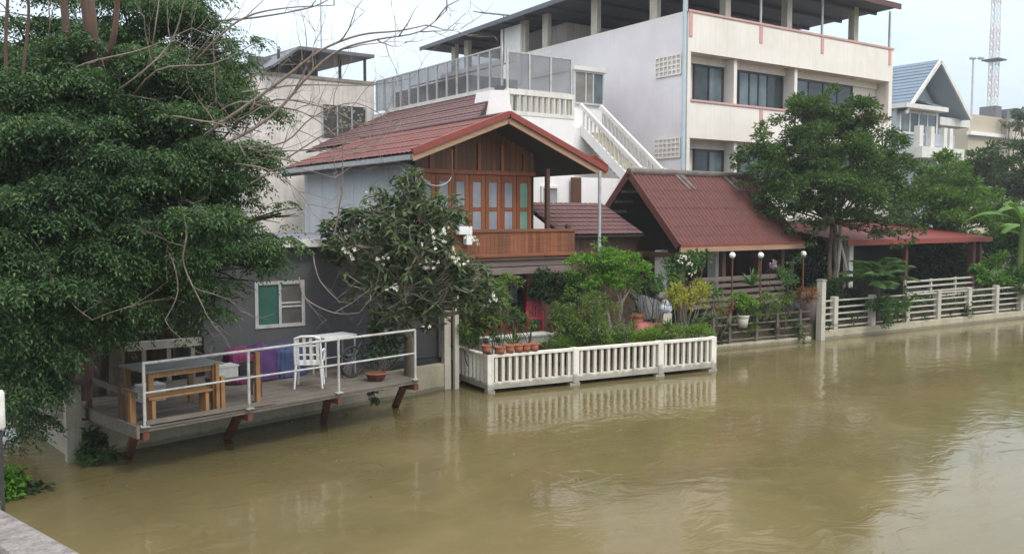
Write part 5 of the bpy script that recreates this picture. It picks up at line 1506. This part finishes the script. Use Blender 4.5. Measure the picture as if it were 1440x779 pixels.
mains = [
    ([(150, 210, 14.4), (240, 215, 14.2), (330, 160, 14.0), (400, 110, 13.9), (450, 72, 13.8), (505, 50, 13.7), (560, 44, 13.6), (598, 36, 13.6)], .055, .010),
    ([(200, 250, 14.2), (300, 210, 14), (380, 165, 13.9), (440, 100, 13.8), (480, 70, 13.7), (530, 56, 13.6), (590, 45, 13.6), (628, 15, 13.6)], .05, .008),
    ([(220, 150, 14.4), (300, 60, 14.2), (345, 25, 14.1), (400, 12, 14), (470, 8, 13.9)], .04, .008),
    ([(210, 230, 14.4), (320, 150, 14.2), (370, 150, 14), (415, 155, 13.9), (450, 172, 13.9), (480, 200, 13.8)], .035, .007),
    ([(250, 200, 14.2), (340, 205, 14.1), (400, 200, 14), (440, 165, 13.9), (500, 145, 13.8), (555, 175, 13.8)], .03, .006),
    ([(260, 240, 14.2), (350, 215, 14), (420, 212, 14), (500, 208, 13.9)], .03, .006),
    ([(300, 210, 14.3), (370, 145, 14), (450, 150, 13.9), (510, 180, 13.8), (540, 230, 13.8)], .03, .006),
    ([(300, 30, 14.4), (360, 25, 14.2), (440, 10, 14), (480, -12, 14)], .03, .007),
    ([(180, 190, 13.6), (230, 165, 13.4), (280, 170, 13.3), (320, 180, 13.3), (345, 220, 13.3)], .03, .008),
    ([(240, 255, 13.2), (262, 320, 13.1), (258, 370, 13.1), (285, 430, 13.1)], .032, .012),
    ([(215, 330, 13.2), (240, 360, 13.1), (250, 410, 13.1), (232, 450, 13.1)], .02, .008),
    ([(5, 460, 12.3), (20, 430, 12.2), (45, 395, 12.2), (60, 388, 12.2)], .025, .008),
    ([(80, 385, 12.5), (100, 425, 12.4), (130, 450, 12.4)], .022, .008),
    ([(380, 220, 14), (440, 230, 13.9), (500, 215, 13.9)], .025, .005),
    ([(400, 225, 14), (455, 190, 13.9), (490, 175, 13.8), (530, 175, 13.8)], .022, .005),
    ([(420, 390, 14.6), (430, 420, 14.5), (470, 440, 14.5), (505, 440, 14.5)], .02, .006),
    ([(440, 360, 14.6), (450, 395, 14.5), (478, 425, 14.5)], .02, .006),
    ([(60, 120, 13.2), (120, 90, 13.1), (200, 70, 13.0), (270, 40, 13.0)], .03, .008),
    ([(130, 150, 13.2), (190, 110, 13.1), (240, 60, 13.1), (260, 0, 13.0)], .03, .008),
    ([(170, 160, 13.2), (220, 100, 13.2), (300, 90, 13.2), (360, 60, 13.2)], .03, .007),
    ([(60, 100, 13), (70, 40, 12.9), (66, -10, 12.9)], .02, .008),
    ([(200, 130, 13), (215, 60, 12.9), (225, -10, 12.9)], .022, .008),
    ([(240, 120, 13), (290, 60, 12.9), (330, 10, 12.9)], .02, .006),
    ([(330, 230, 13.8), (380, 240, 13.7), (420, 270, 13.7), (440, 300, 13.7)], .022, .005),
    ([(350, 260, 13.8), (400, 235, 13.7), (470, 250, 13.7)], .02, .005),
    ([(340, 130, 14), (420, 120, 13.9), (520, 120, 13.8), (580, 110, 13.8)], .022, .005),
    ([(470, 330, 14.2), (480, 270, 14), (482, 200, 13.9), (478, 150, 13.9)], .022, .006),
]
lm = MB()
for pts, r0, r1 in mains:
    pts = [(pts[0][0], pts[0][1], pts[0][2] + (1.3 if pts[0][0] < 320 else 0))] + pts[1:]
    q = path(pts, r0 * .62, r1 * .8, lm); twigs(q, max(.006, r0 * .24), 2, .25, 1.0)
lm.build('branches', M['twig'], DT)
tw.build('twigs', M['twig'], DT)

# ------------------------------------------------------------------ white flowering frangipani before the grey annex
fb = wp(575, 520, y=18.2)
FR = thing('frangipani_tree', 'frangipani tree with long dark leaves and white blossoms before the grey annex', 'tree', (fb.x, fb.y, LAND_Z))
fbl = seen([(580, 258, 19.6, .3), (690, 425, 19.6, .3), (660, 430, 19.2, .35), (495, 310, 19.4, .35), (540, 300, 19.2, .6), (575, 275, 19.4, .45), (600, 310, 19.2, .6), (628, 298, 19.4, .42), (480, 350, 19.2, .42), (530, 350, 18.8, .65), (585, 360, 18.6, .7), (630, 372, 18.8, .5), (520, 400, 18.8, .55), (570, 410, 18.6, .65), (630, 405, 18.8, .6), (550, 440, 18.8, .5), (600, 440, 18.8, .45), (672, 390, 19.2, .4), (535, 470, 19, .35), (462, 325, 19.6, .2), (560, 330, 18.8, .6), (612, 332, 18.9, .45)])
mb = MB(); lm = MB(); b0 = Vector((fb.x, fb.y, LAND_Z)); fk = wp(570, 450, d=19.0)
limb(b0 - UP * .3, fk, .13, .10, mb, .08, 7, sides=10)
P_, D_ = [], []; blos = []
for x in fbl:
    e = Vector(x[:3]); pts = limb(fk, e, .06, .028, lm, .16, 6)
    nt_ = int(34 * x[3] / .5)
    for q in range(nt_):
        dv = Vector((random.gauss(0, 1), random.gauss(0, 1), random.gauss(.25, .8))).normalized() * x[3] * random.uniform(.5, 1.05)
        tip = e + dv; limb(pts[random.choice((3, 4, 5, 6))], tip, .02, .013, lm, .15, 4, sides=5)
        k = random.randint(8, 13)
        for j in range(k):
            a = random.uniform(0, 2 * math.pi); P_.append(tip); D_.append((math.cos(a), math.sin(a), random.gauss(-.1, .5)))
        if random.random() < .015: blos.append(tip + Vector((0, 0, .04)) - FW * .05)
for (px, py) in ((607, 328), (622, 335), (598, 375), (612, 373), (550, 401), (557, 405), (632, 352), (640, 366), (645, 368), (660, 372), (530, 360), (540, 360), (602, 345), (695, 418), (626, 322), (668, 343), (600, 465), (660, 335), (484, 355), (500, 355)):
    blos.append(wp(px, py, d=18.15 if px < 680 else 18.9))
mb.build('trunk', M['bark_pale'], FR); lm.build('limbs', M['bark_pale'], FR)
P_ = np.array(P_) + RNG.normal(0, .03, (len(P_), 3)); D_ = np.array(D_)
leaf_mesh('crown', M['leaf_frangi'], FR, P_, D_, .25 * RNG.uniform(.6, 1.15, len(P_)), .066 * RNG.uniform(.8, 1.2, len(P_)), droop=.2)
for c in blos:
    ps, ds = [], []
    for f_ in range(random.randint(2, 5)):
        o = np.array(c) + RNG.normal(0, .055, 3)
        ax = unit(np.array([[-FW.x, -FW.y, .5]]) + RNG.normal(0, .5, (1, 3)))[0]
        s = unit(np.cross(ax, [[0, 0, 1]]))[0]; t = np.cross(s, ax)
        for k in range(5):
            a = 2 * math.pi * k / 5; ps.append(o); ds.append(s * math.cos(a) + t * math.sin(a) + ax * .35)
    leaf_mesh('blossom', M['petal'], FR, np.array(ps), np.array(ds), .055, .042)

# ------------------------------------------------------------------ terrace plants
def B(px, py, d, r): return seen([(px, py, d, r)])[0]
q = wp(860, 470, d=24.2)
tree('bright_tree', 'small bright green tree with a pale forked trunk behind the balustrade', 'tree', (q.x, q.y, .68),
     seen([(820, 375, 24.5, .5), (850, 362, 24.4, .55), (885, 372, 24.3, .55), (905, 385, 24.2, .3), (840, 395, 24.3, .5), (870, 390, 24, .5), (810, 400, 24.8, .4), (880, 400, 24.3, .35), (845, 345, 24.6, .3)]), M['leaf_bright'], M['bark_pale'], .055, per=50, dens=420, L=.10, W=.05, frac=.42, fork=.55, stems=2)
q = wp(815, 468, d=23.4)
shrub('olive_shrub', 'feathery olive green shrub left of the pale forked trunk', 'shrub', (q.x, q.y, .68), seen([(800, 450, 23.4, .45), (830, 430, 23.5, .5), (850, 445, 23.3, .4), (792, 440, 23.5, .34), (822, 455, 23.2, .45), (782, 464, 23.0, .28), (842, 462, 22.9, .35), (805, 420, 23.9, .32), (815, 470, 22.8, .3)]), M['leaf_olive'], M['bark'], L=.09, W=.03, dens=420)
q = wp(880, 455, d=24.6)
shrub('grey_vine', 'greyish climbing foliage hanging around the pale trunk', 'climber', (q.x, q.y, .68), seen([(868, 420, 24.2, .35), (890, 430, 24.5, .3), (862, 455, 23.9, .28), (848, 415, 24.4, .25)]), M['leaf_greyed'], M['bark_pale'], L=.07, W=.03, dens=330)
q = wp(965, 450, d=24.6)
cr = shrub('croton_shrub', 'yellow and orange croton shrub in the garden bed', 'shrub', (q.x, q.y, .68), seen([(952, 414, 24.6, .34), (975, 410, 24.7, .38), (988, 420, 24.7, .28), (962, 426, 24.4, .3)]), M['leaf_yellow'], M['bark_pale'], L=.15, W=.035, dens=330, flat=.7)
q = wp(700, 470, d=22.4)
shrub('fine_shrub', 'fine leaved mid green shrub right of the frangipani beside the balustrade corner', 'shrub', (q.x, q.y, .3), seen([(690, 415, 21.9, .45), (672, 440, 21.7, .4), (700, 440, 22, .3), (715, 400, 22.3, .3), (660, 465, 21.6, .3), (680, 390, 21.9, .3)]), M['leaf_olive'], M['bark'], L=.12, W=.032, dens=620)
q = wp(665, 490, d=21.9)
shrub('grey_shrub', 'dull greyish green shrub filling the corner of the balustrade', 'shrub', (q.x, q.y, .3), seen([(665, 465, 21.7, .34), (652, 482, 21.6, .28), (682, 470, 21.7, .28), (692, 480, 21.7, .2), (660, 445, 21.8, .3)]), M['leaf_mid'], M['bark'], L=.10, W=.04, dens=520)
q = wp(722, 465, d=22.6)
tuft('spiky_plant', 'thin straw coloured spiky plant in front of the wooden house door', 'plant', (q.x, q.y, .8), 60, .95, .03, M['leaf_olive'], upright=1.0, arch=.7)
q = wp(785, 475, d=22.6)
shrub('dark_shrub', 'dark leafy shrub between the red chair and the olive shrub', 'shrub', (q.x, q.y, .5), seen([(785, 455, 23.6, .26), (792, 478, 22.8, .22), (780, 482, 22.6, .16), (786, 440, 24.4, .22)]), M['leaf_mid'], M['bark'], L=.10, W=.045, dens=360)
ps = seen([(x, 483 - (x - 790) * .09 + random.uniform(-4, 2), 23.0 + (x - 790) * .006, random.uniform(.16, .30)) for x in range(780, 990, 9)])
t = thing('ground_cover', 'low yellow green creeping plants along the garden bed edge', 'plant', (16, 18, .68)); t['kind'] = 'stuff'
cl = sub_clumps(ps, 400, .5, .5, .2); P, D = clump_points(cl, 900, .6); D[:, 2] += .5
leaf_mesh('foliage', M['leaf_lime'], t, P, D, .07 * RNG.uniform(.6, 1.3, len(P)), .035)
for i, (px, py, d, mt, lb) in enumerate(((700, 482, 22, 'leaf_dark', 'small dark seedling in the row of terracotta pots'), (770, 484, 22.3, 'leaf_greyed', 'greyish succulent on the planter ledge end'))):
    q = wp(px, py, d=d); tuft('small_plant', lb, 'plant', tuple(q), 26, .26, .035, M[mt])
for (px, py, d, n_, L_, mt, lb) in ((940, 455, 24, 50, .45, 'leaf_olive', 'grassy tuft at the foot of the porcelain ornament'), (1000, 445, 25.5, 50, .5, 'leaf_greyed', 'grey green tuft right of the croton shrub'), (985, 462, 25, 40, .4, 'leaf_dark', 'dark tuft at the right end of the garden bed'), (915, 470, 23.8, 40, .3, 'leaf_rust', 'rusty low tuft in front of the terracotta urn')):
    q = wp(px, py, d=d); tuft('grass_tuft', lb, 'plant', (q.x, q.y, max(.6, q.z - .1)), n_, L_, .03, M[mt])

# ------------------------------------------------------------------ plants below and beside the pavilion
q = wp(1045, 440, d=28.2)
shrub('lime_shrub', 'round lime green shrub in a pot under the pavilion railing', 'shrub', (q.x, q.y, 1.0), seen([(1045, 421, 28.3, .38), (1055, 425, 28.2, .3), (1035, 426, 28.2, .25)]), M['leaf_lime'], M['bark'], L=.10, W=.05)
pot((q.x, q.y, LAND_Z + .1), .2, .4, M['cream_post'], 'pale square-shouldered pot holding the lime green shrub')
q = wp(1075, 440, d=28.4)
shrub('mixed_shrub', 'olive shrub to the right of the round lime shrub', 'shrub', (q.x, q.y, .9), seen([(1075, 425, 28.4, .32), (1090, 435, 28.5, .25), (1100, 420, 28.8, .3)]), M['leaf_olive'], M['bark'], L=.10, W=.035)
q = wp(1135, 440, d=29.3)
shrub('rust_plant', 'rust orange dried plant hanging over the stone jar by the tall post', 'plant', (q.x, q.y, 1.5), seen([(1132, 415, 29.3, .35), (1142, 425, 29.2, .25)]), M['leaf_rust'], M['bark'], L=.16, W=.03)
q = wp(1010, 450, d=26.5)
shrub('brown_shrub', 'thin brownish twiggy shrub behind the garden bed end', 'shrub', (q.x, q.y, .6), seen([(1010, 425, 26.8, .32), (1020, 440, 26.6, .28), (1000, 440, 26.2, .22)]), M['leaf_olive'], M['bark'], L=.08, W=.03, dens=190)
q = wp(958, 400, d=26.8)
fl_ = shrub('trellis_plant', 'dark climbing plant with pale flowers under the left eave of the pavilion', 'climber', (q.x, q.y, .6), seen([(950, 372, 26.8, .35), (970, 365, 26.9, .4), (985, 360, 27.2, .3), (945, 385, 26.6, .3), (965, 388, 26.5, .3), (1000, 362, 27.6, .22)]), M['leaf_mid'], M['bark'], L=.11, W=.05, dens=240)
for (px, py) in ((963, 362), (972, 370), (976, 384), (956, 366)):
    c = np.array(wp(px, py, d=26.3)); a = RNG.normal(0, 1, (12, 3)); leaf_mesh('blossom', M['petal'], fl_, c + RNG.normal(0, .05, (12, 3)), a, .09, .05)
q = wp(1102, 420, d=29.2)
shrub('corner_climber', 'tall thin climber on the right pavilion post', 'climber', (q.x, q.y, .6), seen([(1105, 375, 29.4, .35), (1112, 395, 29.2, .3), (1100, 405, 29, .25), (1118, 365, 29.6, .25)]), M['leaf_mid'], M['bark'], L=.10, W=.045, dens=260)
q = wp(1058, 385, d=29.5)
tuft('potted_palm', 'upright potted plant on the pavilion floor between two globe lamps', 'plant', (q.x, q.y, 1.9), 40, .75, .07, M['leaf_mid'], upright=1.2, arch=.4)
q = wp(1085, 378, d=29.2)
shrub('mauve_orchid', 'pale mauve flowers on a thin stem right of the middle globe lamp', 'plant', (q.x, q.y, 1.5), seen([(1085, 372, 29.2, .18)]), M['petal_mauve'], M['bark'], L=.08, W=.05, dens=600, stems=3, r0=.012)
q = wp(925, 385, d=26.2)
shrub('shade_shrub', 'mid green shrub in the shade left of the trellis plant', 'shrub', (q.x, q.y, .7), seen([(925, 395, 26.2, .3), (940, 400, 26, .3), (915, 405, 25.8, .25)]), M['leaf_mid'], M['bark'], L=.10, W=.045)
q = wp(1130, 488, d=29.2)
shrub('water_weed', 'green weed clump at the water under the tall cream post', 'weed', (q.x, q.y, .05), seen([(1130, 478, 29.2, .22), (1137, 484, 29, .16)]), M['leaf_mid'], M['bark'], L=.08, W=.05, stems=3)

# ------------------------------------------------------------------ right bank trees
q = wp(1165, 410, d=32.5)
tree('spreading_tree', 'broad dark green spreading tree standing right of the pavilion', 'tree', (q.x, q.y, LAND_Z),
     seen([(1060, 215, 33.5, .8), (1085, 245, 33, 1.0), (1095, 200, 33.5, 1.0), (1130, 165, 34, 1.0), (1165, 155, 34.5, 1.0), (1200, 165, 34.5, 1.0), (1230, 190, 34.5, 1.0), (1150, 205, 33, 1.2), (1200, 225, 33, 1.2), (1245, 235, 34, 1.0), (1270, 265, 34.5, .8), (1105, 275, 32.5, .9), (1150, 265, 32, 1.1), (1200, 275, 32, 1.1), (1235, 290, 33, .9), (1120, 310, 32.5, .6), (1225, 320, 33, .6), (1275, 295, 34, .6), (1140, 150, 34.5, .6), (1215, 150, 35, .6), (1045, 235, 33.5, .4), (1160, 185, 35.5, 1.2), (1220, 250, 35, 1.2), (1100, 240, 35, 1.0), (1085, 290, 32.5, .7), (1060, 262, 33, .6), (1165, 305, 32, .6), (1195, 318, 32.2, .55), (1250, 310, 33, .7), (1262, 335, 33.2, .5), (1140, 335, 32, .4), (1285, 318, 34, .5)]),
     M['leaf_tree'], M['bark'], .085, per=16, dens=260, L=.165, W=.07, frac=.36, flat=.8, fork=.66, stems=2, clump_flat=.55)
q = wp(1182, 415, d=33.5)
SLm = thing('slim_tree', 'slim leaning bare trunk left of the carport', 'tree', (q.x, q.y, LAND_Z))
mb = MB(); path([(1172, 440, 33), (1176, 390, 33), (1182, 330, 33.2), (1178, 270, 33.4)], .09, .06, mb, 8); path([(1192, 445, 33), (1190, 380, 33), (1180, 335, 33.2)], .06, .05, mb, 7); mb.build('trunk', M['bark_pale'], SLm)
cl = sub_clumps(seen([(1180, 270, 33.3, .6)]), 30, .4); P, D = clump_points(cl, 170); leaf_mesh('crown', M['leaf_dark'], SLm, P, D, .2, .08)
q = wp(1320, 330, d=42)
tree('green_tree', 'rounded fresh green tree behind the red carport', 'tree', (q.x, q.y, LAND_Z),
     seen([(1290, 260, 42, 1.1), (1320, 240, 42, 1.2), (1350, 265, 42, 1.2), (1375, 285, 42, 1.0), (1310, 290, 41, 1.2), (1345, 305, 41, 1.2), (1280, 300, 41, 1.0), (1385, 315, 41, .9), (1260, 290, 41, .8), (1330, 270, 43.5, 1.5)]), M['leaf_fresh'], M['bark'], .14, per=11, dens=190, L=.21, W=.08, flat=.85, fork=.5)
q = wp(1410, 330, d=62)
tree('dark_tree', 'dark bushy tree at the right edge below the distant block', 'tree', (q.x, q.y, LAND_Z),
     seen([(1368, 225, 62, 1.2), (1395, 218, 62, 1.2), (1425, 222, 62, 1.3), (1455, 222, 62, 1.4), (1380, 245, 61, 1.6), (1420, 250, 61, 1.8), (1455, 255, 61, 1.6), (1400, 280, 61, 1.5)]), M['leaf_dark'], M['bark'], .2, per=6, dens=75, L=.36, W=.13, flat=.7, fork=.5)
q = wp(1440, 160, d=104)
tree('tall_far_tree', 'feathery distant tree rising above the beige block at the right edge', 'tree', (q.x, q.y, LAND_Z), seen([(1418, 172, 105, 1.0), (1434, 160, 105, 1.2), (1446, 165, 105, 1.3), (1430, 178, 104, .9), (1448, 180, 104, 1.3)]), M['leaf_dark'], M['bark'], .22, per=6, dens=55, L=.4, W=.15)
# banana plants
def banana(px, d, h, n, lab):
    q = wp(px, 410, d=d); mb = MB()
    t = thing('banana_plant', lab, 'plant', (q.x, q.y, LAND_Z), 'banana plants at the right edge')
    MB().tube([(q.x, q.y, LAND_Z - .1), (q.x + .05, q.y, h * .65), (q.x + .1, q.y, h + .1)], [.15, .12, .07], 10).build('stem', M['leaf_olive'], t)
    for i in range(n):
        a = 2 * math.pi * i / n + random.uniform(-.25, .25); el = random.uniform(.5, 1.3); L = random.uniform(2.2, 3.3); wd = random.uniform(.45, .65)
        d_ = Vector((math.cos(a) * math.cos(el), math.sin(a) * math.cos(el), math.sin(el))); s_ = Vector((-math.sin(a), math.cos(a), 0)); b0 = Vector((q.x + .1, q.y, h)); seg = 16
        rib = []; mb = MB(); vs = []
        for k in range(seg + 1):
            u = k / seg; p = b0 + d_ * L * u - UP * L * .62 * u ** 2.2; rib.append(p)
            w_ = wd * (0 if u < .12 else math.sin(math.pi * (u - .10) / .92) ** .5) + .03
            w1, w2 = w_ * random.uniform(.75, 1), w_ * random.uniform(.75, 1)
            vs += [p + s_ * w1 / 2 - UP * w1 * .16, p + s_ * w1 * .25 - UP * w1 * .03, p, p - s_ * w2 * .25 - UP * w2 * .03, p - s_ * w2 / 2 - UP * w2 * .16]
        mb.add(vs, [(k * 5 + j_, k * 5 + j_ + 1, (k + 1) * 5 + j_ + 1, (k + 1) * 5 + j_) for k in range(seg) for j_ in range(4)], True)
        lf = mb.build('leaf', M['leaf_fresh'] if i % 3 else M['leaf_bright'], t)
        MB().tube(rib, [.025 - .0013 * k for k in range(seg + 1)], 5).build('midrib', M['leaf_lime'], lf)
banana(1432, 37.5, 3.9, 10, 'taller banana plant with broad arching leaves at the right edge')
banana(1446, 40.5, 3.2, 8, 'shorter banana plant behind the taller one at the right edge')
q = wp(1400, 400, d=37)
shrub('bright_shrub', 'bright green shrub right of the carport post', 'shrub', (q.x, q.y, LAND_Z), seen([(1390, 385, 37.2, .55), (1402, 370, 37.6, .5), (1398, 398, 36.8, .45)]), M['leaf_bright'], M['bark'], L=.2, W=.09, per=30, dens=170)
q = wp(1430, 400, d=37)
shrub('fence_shrub', 'dark broad leaved shrub leaning over the white fence at the right edge', 'shrub', (q.x, q.y, LAND_Z), seen([(1420, 390, 37, .5), (1440, 385, 37, .6), (1460, 395, 37, .6), (1412, 402, 36.6, .4), (1440, 402, 36.5, .45)]), M['leaf_mid'], M['bark'], L=.22, W=.08, per=30, dens=150)
q = wp(1440, 330, d=40)
shrub('edge_shrub', 'tall mid green foliage behind the banana plant', 'shrub', (q.x, q.y, LAND_Z), seen([(1440, 300, 43, 1.1), (1415, 330, 42, .9), (1400, 310, 44, 1.0), (1425, 365, 41, .9), (1390, 350, 42, .7), (1445, 375, 41, .8), (1450, 340, 42, 1.1), (1400, 345, 41, .7)]), M['leaf_mid'], M['bark'], L=.26, W=.1, per=14, dens=110)
# cycad / fern palm over the fence
q = wp(1232, 450, d=31.8)
PL = thing('fern_palm', 'low palm with broad green fronds spilling over the white fence', 'palm', (q.x, q.y, LAND_Z))
MB().lathe((q.x, q.y, LAND_Z), [(0, -.1), (.16, -.1), (.14, .5), (.10, 1.25), (0, 1.28)], 12).build('trunk', M['bark'], PL)
ps, ds, ls = [], [], []
mb = MB()
for i in range(17):
    a = 2 * math.pi * i / 17 + random.uniform(-.2, .2); el = random.uniform(.3, 1.25); L = random.uniform(1.4, 2.1)
    d = Vector((math.cos(a) * math.cos(el), math.sin(a) * math.cos(el), math.sin(el))); s = Vector((-math.sin(a), math.cos(a), 0)); b0 = Vector((q.x, q.y, LAND_Z + 1.25))
    pts = [b0 + d * L * u / 10 - UP * L * .45 * (u / 10) ** 2 for u in range(11)]
    mb.tube(pts, [.018 - .0012 * u for u in range(11)], 5)
    for k in range(26):
        u = .12 + .88 * k / 26; j = min(9, int(u * 10)); p = pts[j].lerp(pts[j + 1], u * 10 - j)
        for sg in (-1, 1):
            ps.append(p); ds.append(d * .7 + s * sg - UP * .25); ls.append(.50 * math.sin(math.pi * (.15 + .8 * u)) + .10)
mb.build('frond_stems', M['leaf_olive'], PL)
leaf_mesh('fronds', M['leaf_mid'], PL, np.array([tuple(x) for x in ps]), np.array([tuple(x) for x in ds]), np.array(ls), .085, droop=.25)
q = wp(1245, 455, d=31.0)
shrub('fence_creeper', 'dense green creeper hanging over the white fence below the palm', 'climber', (q.x, q.y, LAND_Z), seen([(1240, 420, 31.2, .4), (1252, 440, 30.9, .35), (1265, 425, 31.3, .35), (1244, 458, 30.7, .25), (1278, 412, 31.6, .3)]), M['leaf_mid'], M['bark'], L=.12, W=.06, per=60, dens=300)

# background mass so no empty horizon shows between the houses
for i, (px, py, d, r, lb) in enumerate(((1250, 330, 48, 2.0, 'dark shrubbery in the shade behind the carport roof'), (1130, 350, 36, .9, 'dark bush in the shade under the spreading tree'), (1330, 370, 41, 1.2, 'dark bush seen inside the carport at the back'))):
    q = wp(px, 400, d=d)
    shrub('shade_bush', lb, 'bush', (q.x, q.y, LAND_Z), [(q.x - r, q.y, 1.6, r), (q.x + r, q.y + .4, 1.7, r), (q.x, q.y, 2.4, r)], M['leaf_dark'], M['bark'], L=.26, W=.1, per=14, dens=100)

# ------------------------------------------------------------------ waterside weeds at the left
q = wp(130, 640, d=14.9)
shrub('wall_weed', 'leafy green weed growing from the wall foot beside the concrete post', 'weed', (q.x, q.y, .05), seen([(125, 620, 14.9, .2), (135, 632, 14.8, .22), (118, 637, 14.7, .16), (148, 634, 14.8, .14)]), M['leaf_dark'], M['bark'], L=.15, W=.075, per=120, dens=520, stems=4, r0=.012)
q = wp(528, 560, d=18.6)
shrub('strut_weed', 'small weed sprig hanging at the deck edge near the last strut', 'weed', (q.x, q.y, .3), seen([(528, 556, 18.5, .16), (524, 546, 18.6, .1)]), M['leaf_mid'], M['bark'], L=.12, W=.06, per=160, dens=420, stems=3, r0=.01)
q = wp(8, 715, d=13.0)
shrub('lime_bush', 'bright green leafy bush at the lower left corner by the bridge', 'bush', (q.x, q.y, -.05), seen([(4, 672, 13.0, .20), (20, 676, 13.0, .17), (2, 692, 12.9, .20), (14, 698, 12.9, .15), (-20, 685, 13, .28), (28, 668, 13.1, .10)]), M['leaf_bright'], M['bark'], L=.11, W=.08, per=300, dens=420, stems=2, r0=.01)
q = wp(46, 708, d=13.4)
shrub('dark_bush', 'darker leafy sprig behind the bright bush at the lower left', 'bush', (q.x, q.y, -.1), seen([(42, 685, 13.4, .18), (54, 690, 13.3, .13), (38, 700, 13.2, .14)]), M['leaf_dark'], M['bark'], L=.12, W=.07, per=250, dens=300, stems=2, r0=.01)

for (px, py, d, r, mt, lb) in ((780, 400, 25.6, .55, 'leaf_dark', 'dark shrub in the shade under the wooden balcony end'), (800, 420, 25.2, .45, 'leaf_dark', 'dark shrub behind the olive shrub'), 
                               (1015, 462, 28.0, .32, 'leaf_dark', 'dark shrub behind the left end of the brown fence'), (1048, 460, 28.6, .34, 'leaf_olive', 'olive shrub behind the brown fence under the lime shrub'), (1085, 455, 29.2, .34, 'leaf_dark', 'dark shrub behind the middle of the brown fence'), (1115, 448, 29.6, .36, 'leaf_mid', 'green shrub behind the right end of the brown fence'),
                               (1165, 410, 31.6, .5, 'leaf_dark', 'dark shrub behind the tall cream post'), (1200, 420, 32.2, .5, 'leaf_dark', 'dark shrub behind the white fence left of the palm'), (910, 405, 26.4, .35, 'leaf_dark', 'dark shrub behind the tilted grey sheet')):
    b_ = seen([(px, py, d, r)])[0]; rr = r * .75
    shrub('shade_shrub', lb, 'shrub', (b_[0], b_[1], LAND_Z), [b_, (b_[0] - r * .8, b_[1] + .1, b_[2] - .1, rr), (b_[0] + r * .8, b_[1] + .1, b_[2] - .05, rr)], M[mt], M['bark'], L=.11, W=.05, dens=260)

# ------------------------------------------------------------------ undergrowth behind the fences
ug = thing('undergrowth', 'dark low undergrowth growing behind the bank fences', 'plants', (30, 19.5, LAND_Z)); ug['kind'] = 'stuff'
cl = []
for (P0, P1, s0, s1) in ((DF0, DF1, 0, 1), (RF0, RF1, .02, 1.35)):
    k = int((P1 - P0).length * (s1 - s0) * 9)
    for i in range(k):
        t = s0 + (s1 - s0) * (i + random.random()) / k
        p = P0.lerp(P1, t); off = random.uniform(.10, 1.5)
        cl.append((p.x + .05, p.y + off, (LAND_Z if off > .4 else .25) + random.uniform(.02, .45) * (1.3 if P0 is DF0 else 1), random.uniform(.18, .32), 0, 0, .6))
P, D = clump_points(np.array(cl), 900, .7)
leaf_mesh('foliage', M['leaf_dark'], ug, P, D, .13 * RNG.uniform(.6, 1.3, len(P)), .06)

# dark potted plants at the far end of the deck
p = dk(along(D0 + DN * 1.1, D1 + DN * 1.1, [528], 500)[0], 1.1, DZ)
shrub('deck_shrub', 'dark bushy pot plants crowding the right end of the deck against the wall', 'plant', tuple(p), [(p.x, p.y, DZ + .55, .32), (p.x + .5, p.y + .2, DZ + .5, .3), (p.x + .25, p.y, DZ + .3, .25), (p.x - .4, p.y + .2, DZ + .35, .22)], M['leaf_dark'], M['bark'], L=.11, W=.05, dens=240)
# specks drifting along the wall
fd = thing('floating_debris', 'small leaves and foam specks drifting on the brown water near the bank', 'debris', (6, 15, 0)); fd['kind'] = 'stuff'
for nm, mt, k, sz in (('leaf_specks', M['leaf_rust'], 60, .07), ('foam_specks', M['petal'], 12, .03)):
    ps, ds = [], []
    for i in range(k):
        q = wp(random.uniform(60, 1000), random.uniform(590, 700), z=.012) if random.random() < .5 else (WA + E_ * random.uniform(0, 9) - NN * abs(random.gauss(.3, 1.0)) + UP * .012)
        a = random.uniform(0, 6.28); ps.append((q.x, q.y, .012)); ds.append((math.cos(a), math.sin(a), .02))
    leaf_mesh(nm, mt, fd, np.array(ps), np.array(ds), sz * RNG.uniform(.5, 1.4, k), sz * .6, fold=.05)

for (px, py, d, r, mt, lb) in ((1000, 405, 27.4, .34, 'leaf_mid', 'green pot plants left of the first globe lamp before the railing'), (1022, 432, 28.0, .28, 'leaf_rust', 'rusty leaved plant left of the lime shrub'), (1062, 440, 28.6, .26, 'leaf_lime', 'small lime leaved plant low behind the brown fence'), (1092, 440, 29.0, .28, 'leaf_fresh', 'fresh green plant low behind the brown fence by the stone jar'),
                               (1108, 415, 29.2, .30, 'leaf_olive', 'olive plant between the mauve orchid and the rust plant'), (745, 455, 23.6, .22, 'leaf_fresh', 'fresh green plant in front of the red chair'), (880, 460, 23.2, .26, 'leaf_fresh', 'fresh green plant left of the pink jar'), (858, 470, 22.9, .24, 'leaf_lime', 'lime green plant spilling over the middle pier of the balustrade'),
                               (945, 462, 23.6, .24, 'leaf_olive', 'olive plant right of the pink jar near the balustrade'), (980, 455, 24.4, .26, 'leaf_mid', 'green plant at the far end of the balustrade'), (725, 445, 23.0, .26, 'leaf_mid', 'green plant left of the red chair behind the pots')):
    b_ = seen([(px, py, d, r)])[0]; rr = r * .75
    shrub('small_shrub', lb, 'shrub', (b_[0], b_[1], max(.3, b_[2] - r * 2.2)), [b_, (b_[0] - r * .8, b_[1] + .1, b_[2] - .08, rr), (b_[0] + r * .8, b_[1] + .1, b_[2] - .05, rr)], M[mt], M['bark'], L=.10, W=.04, dens=320)
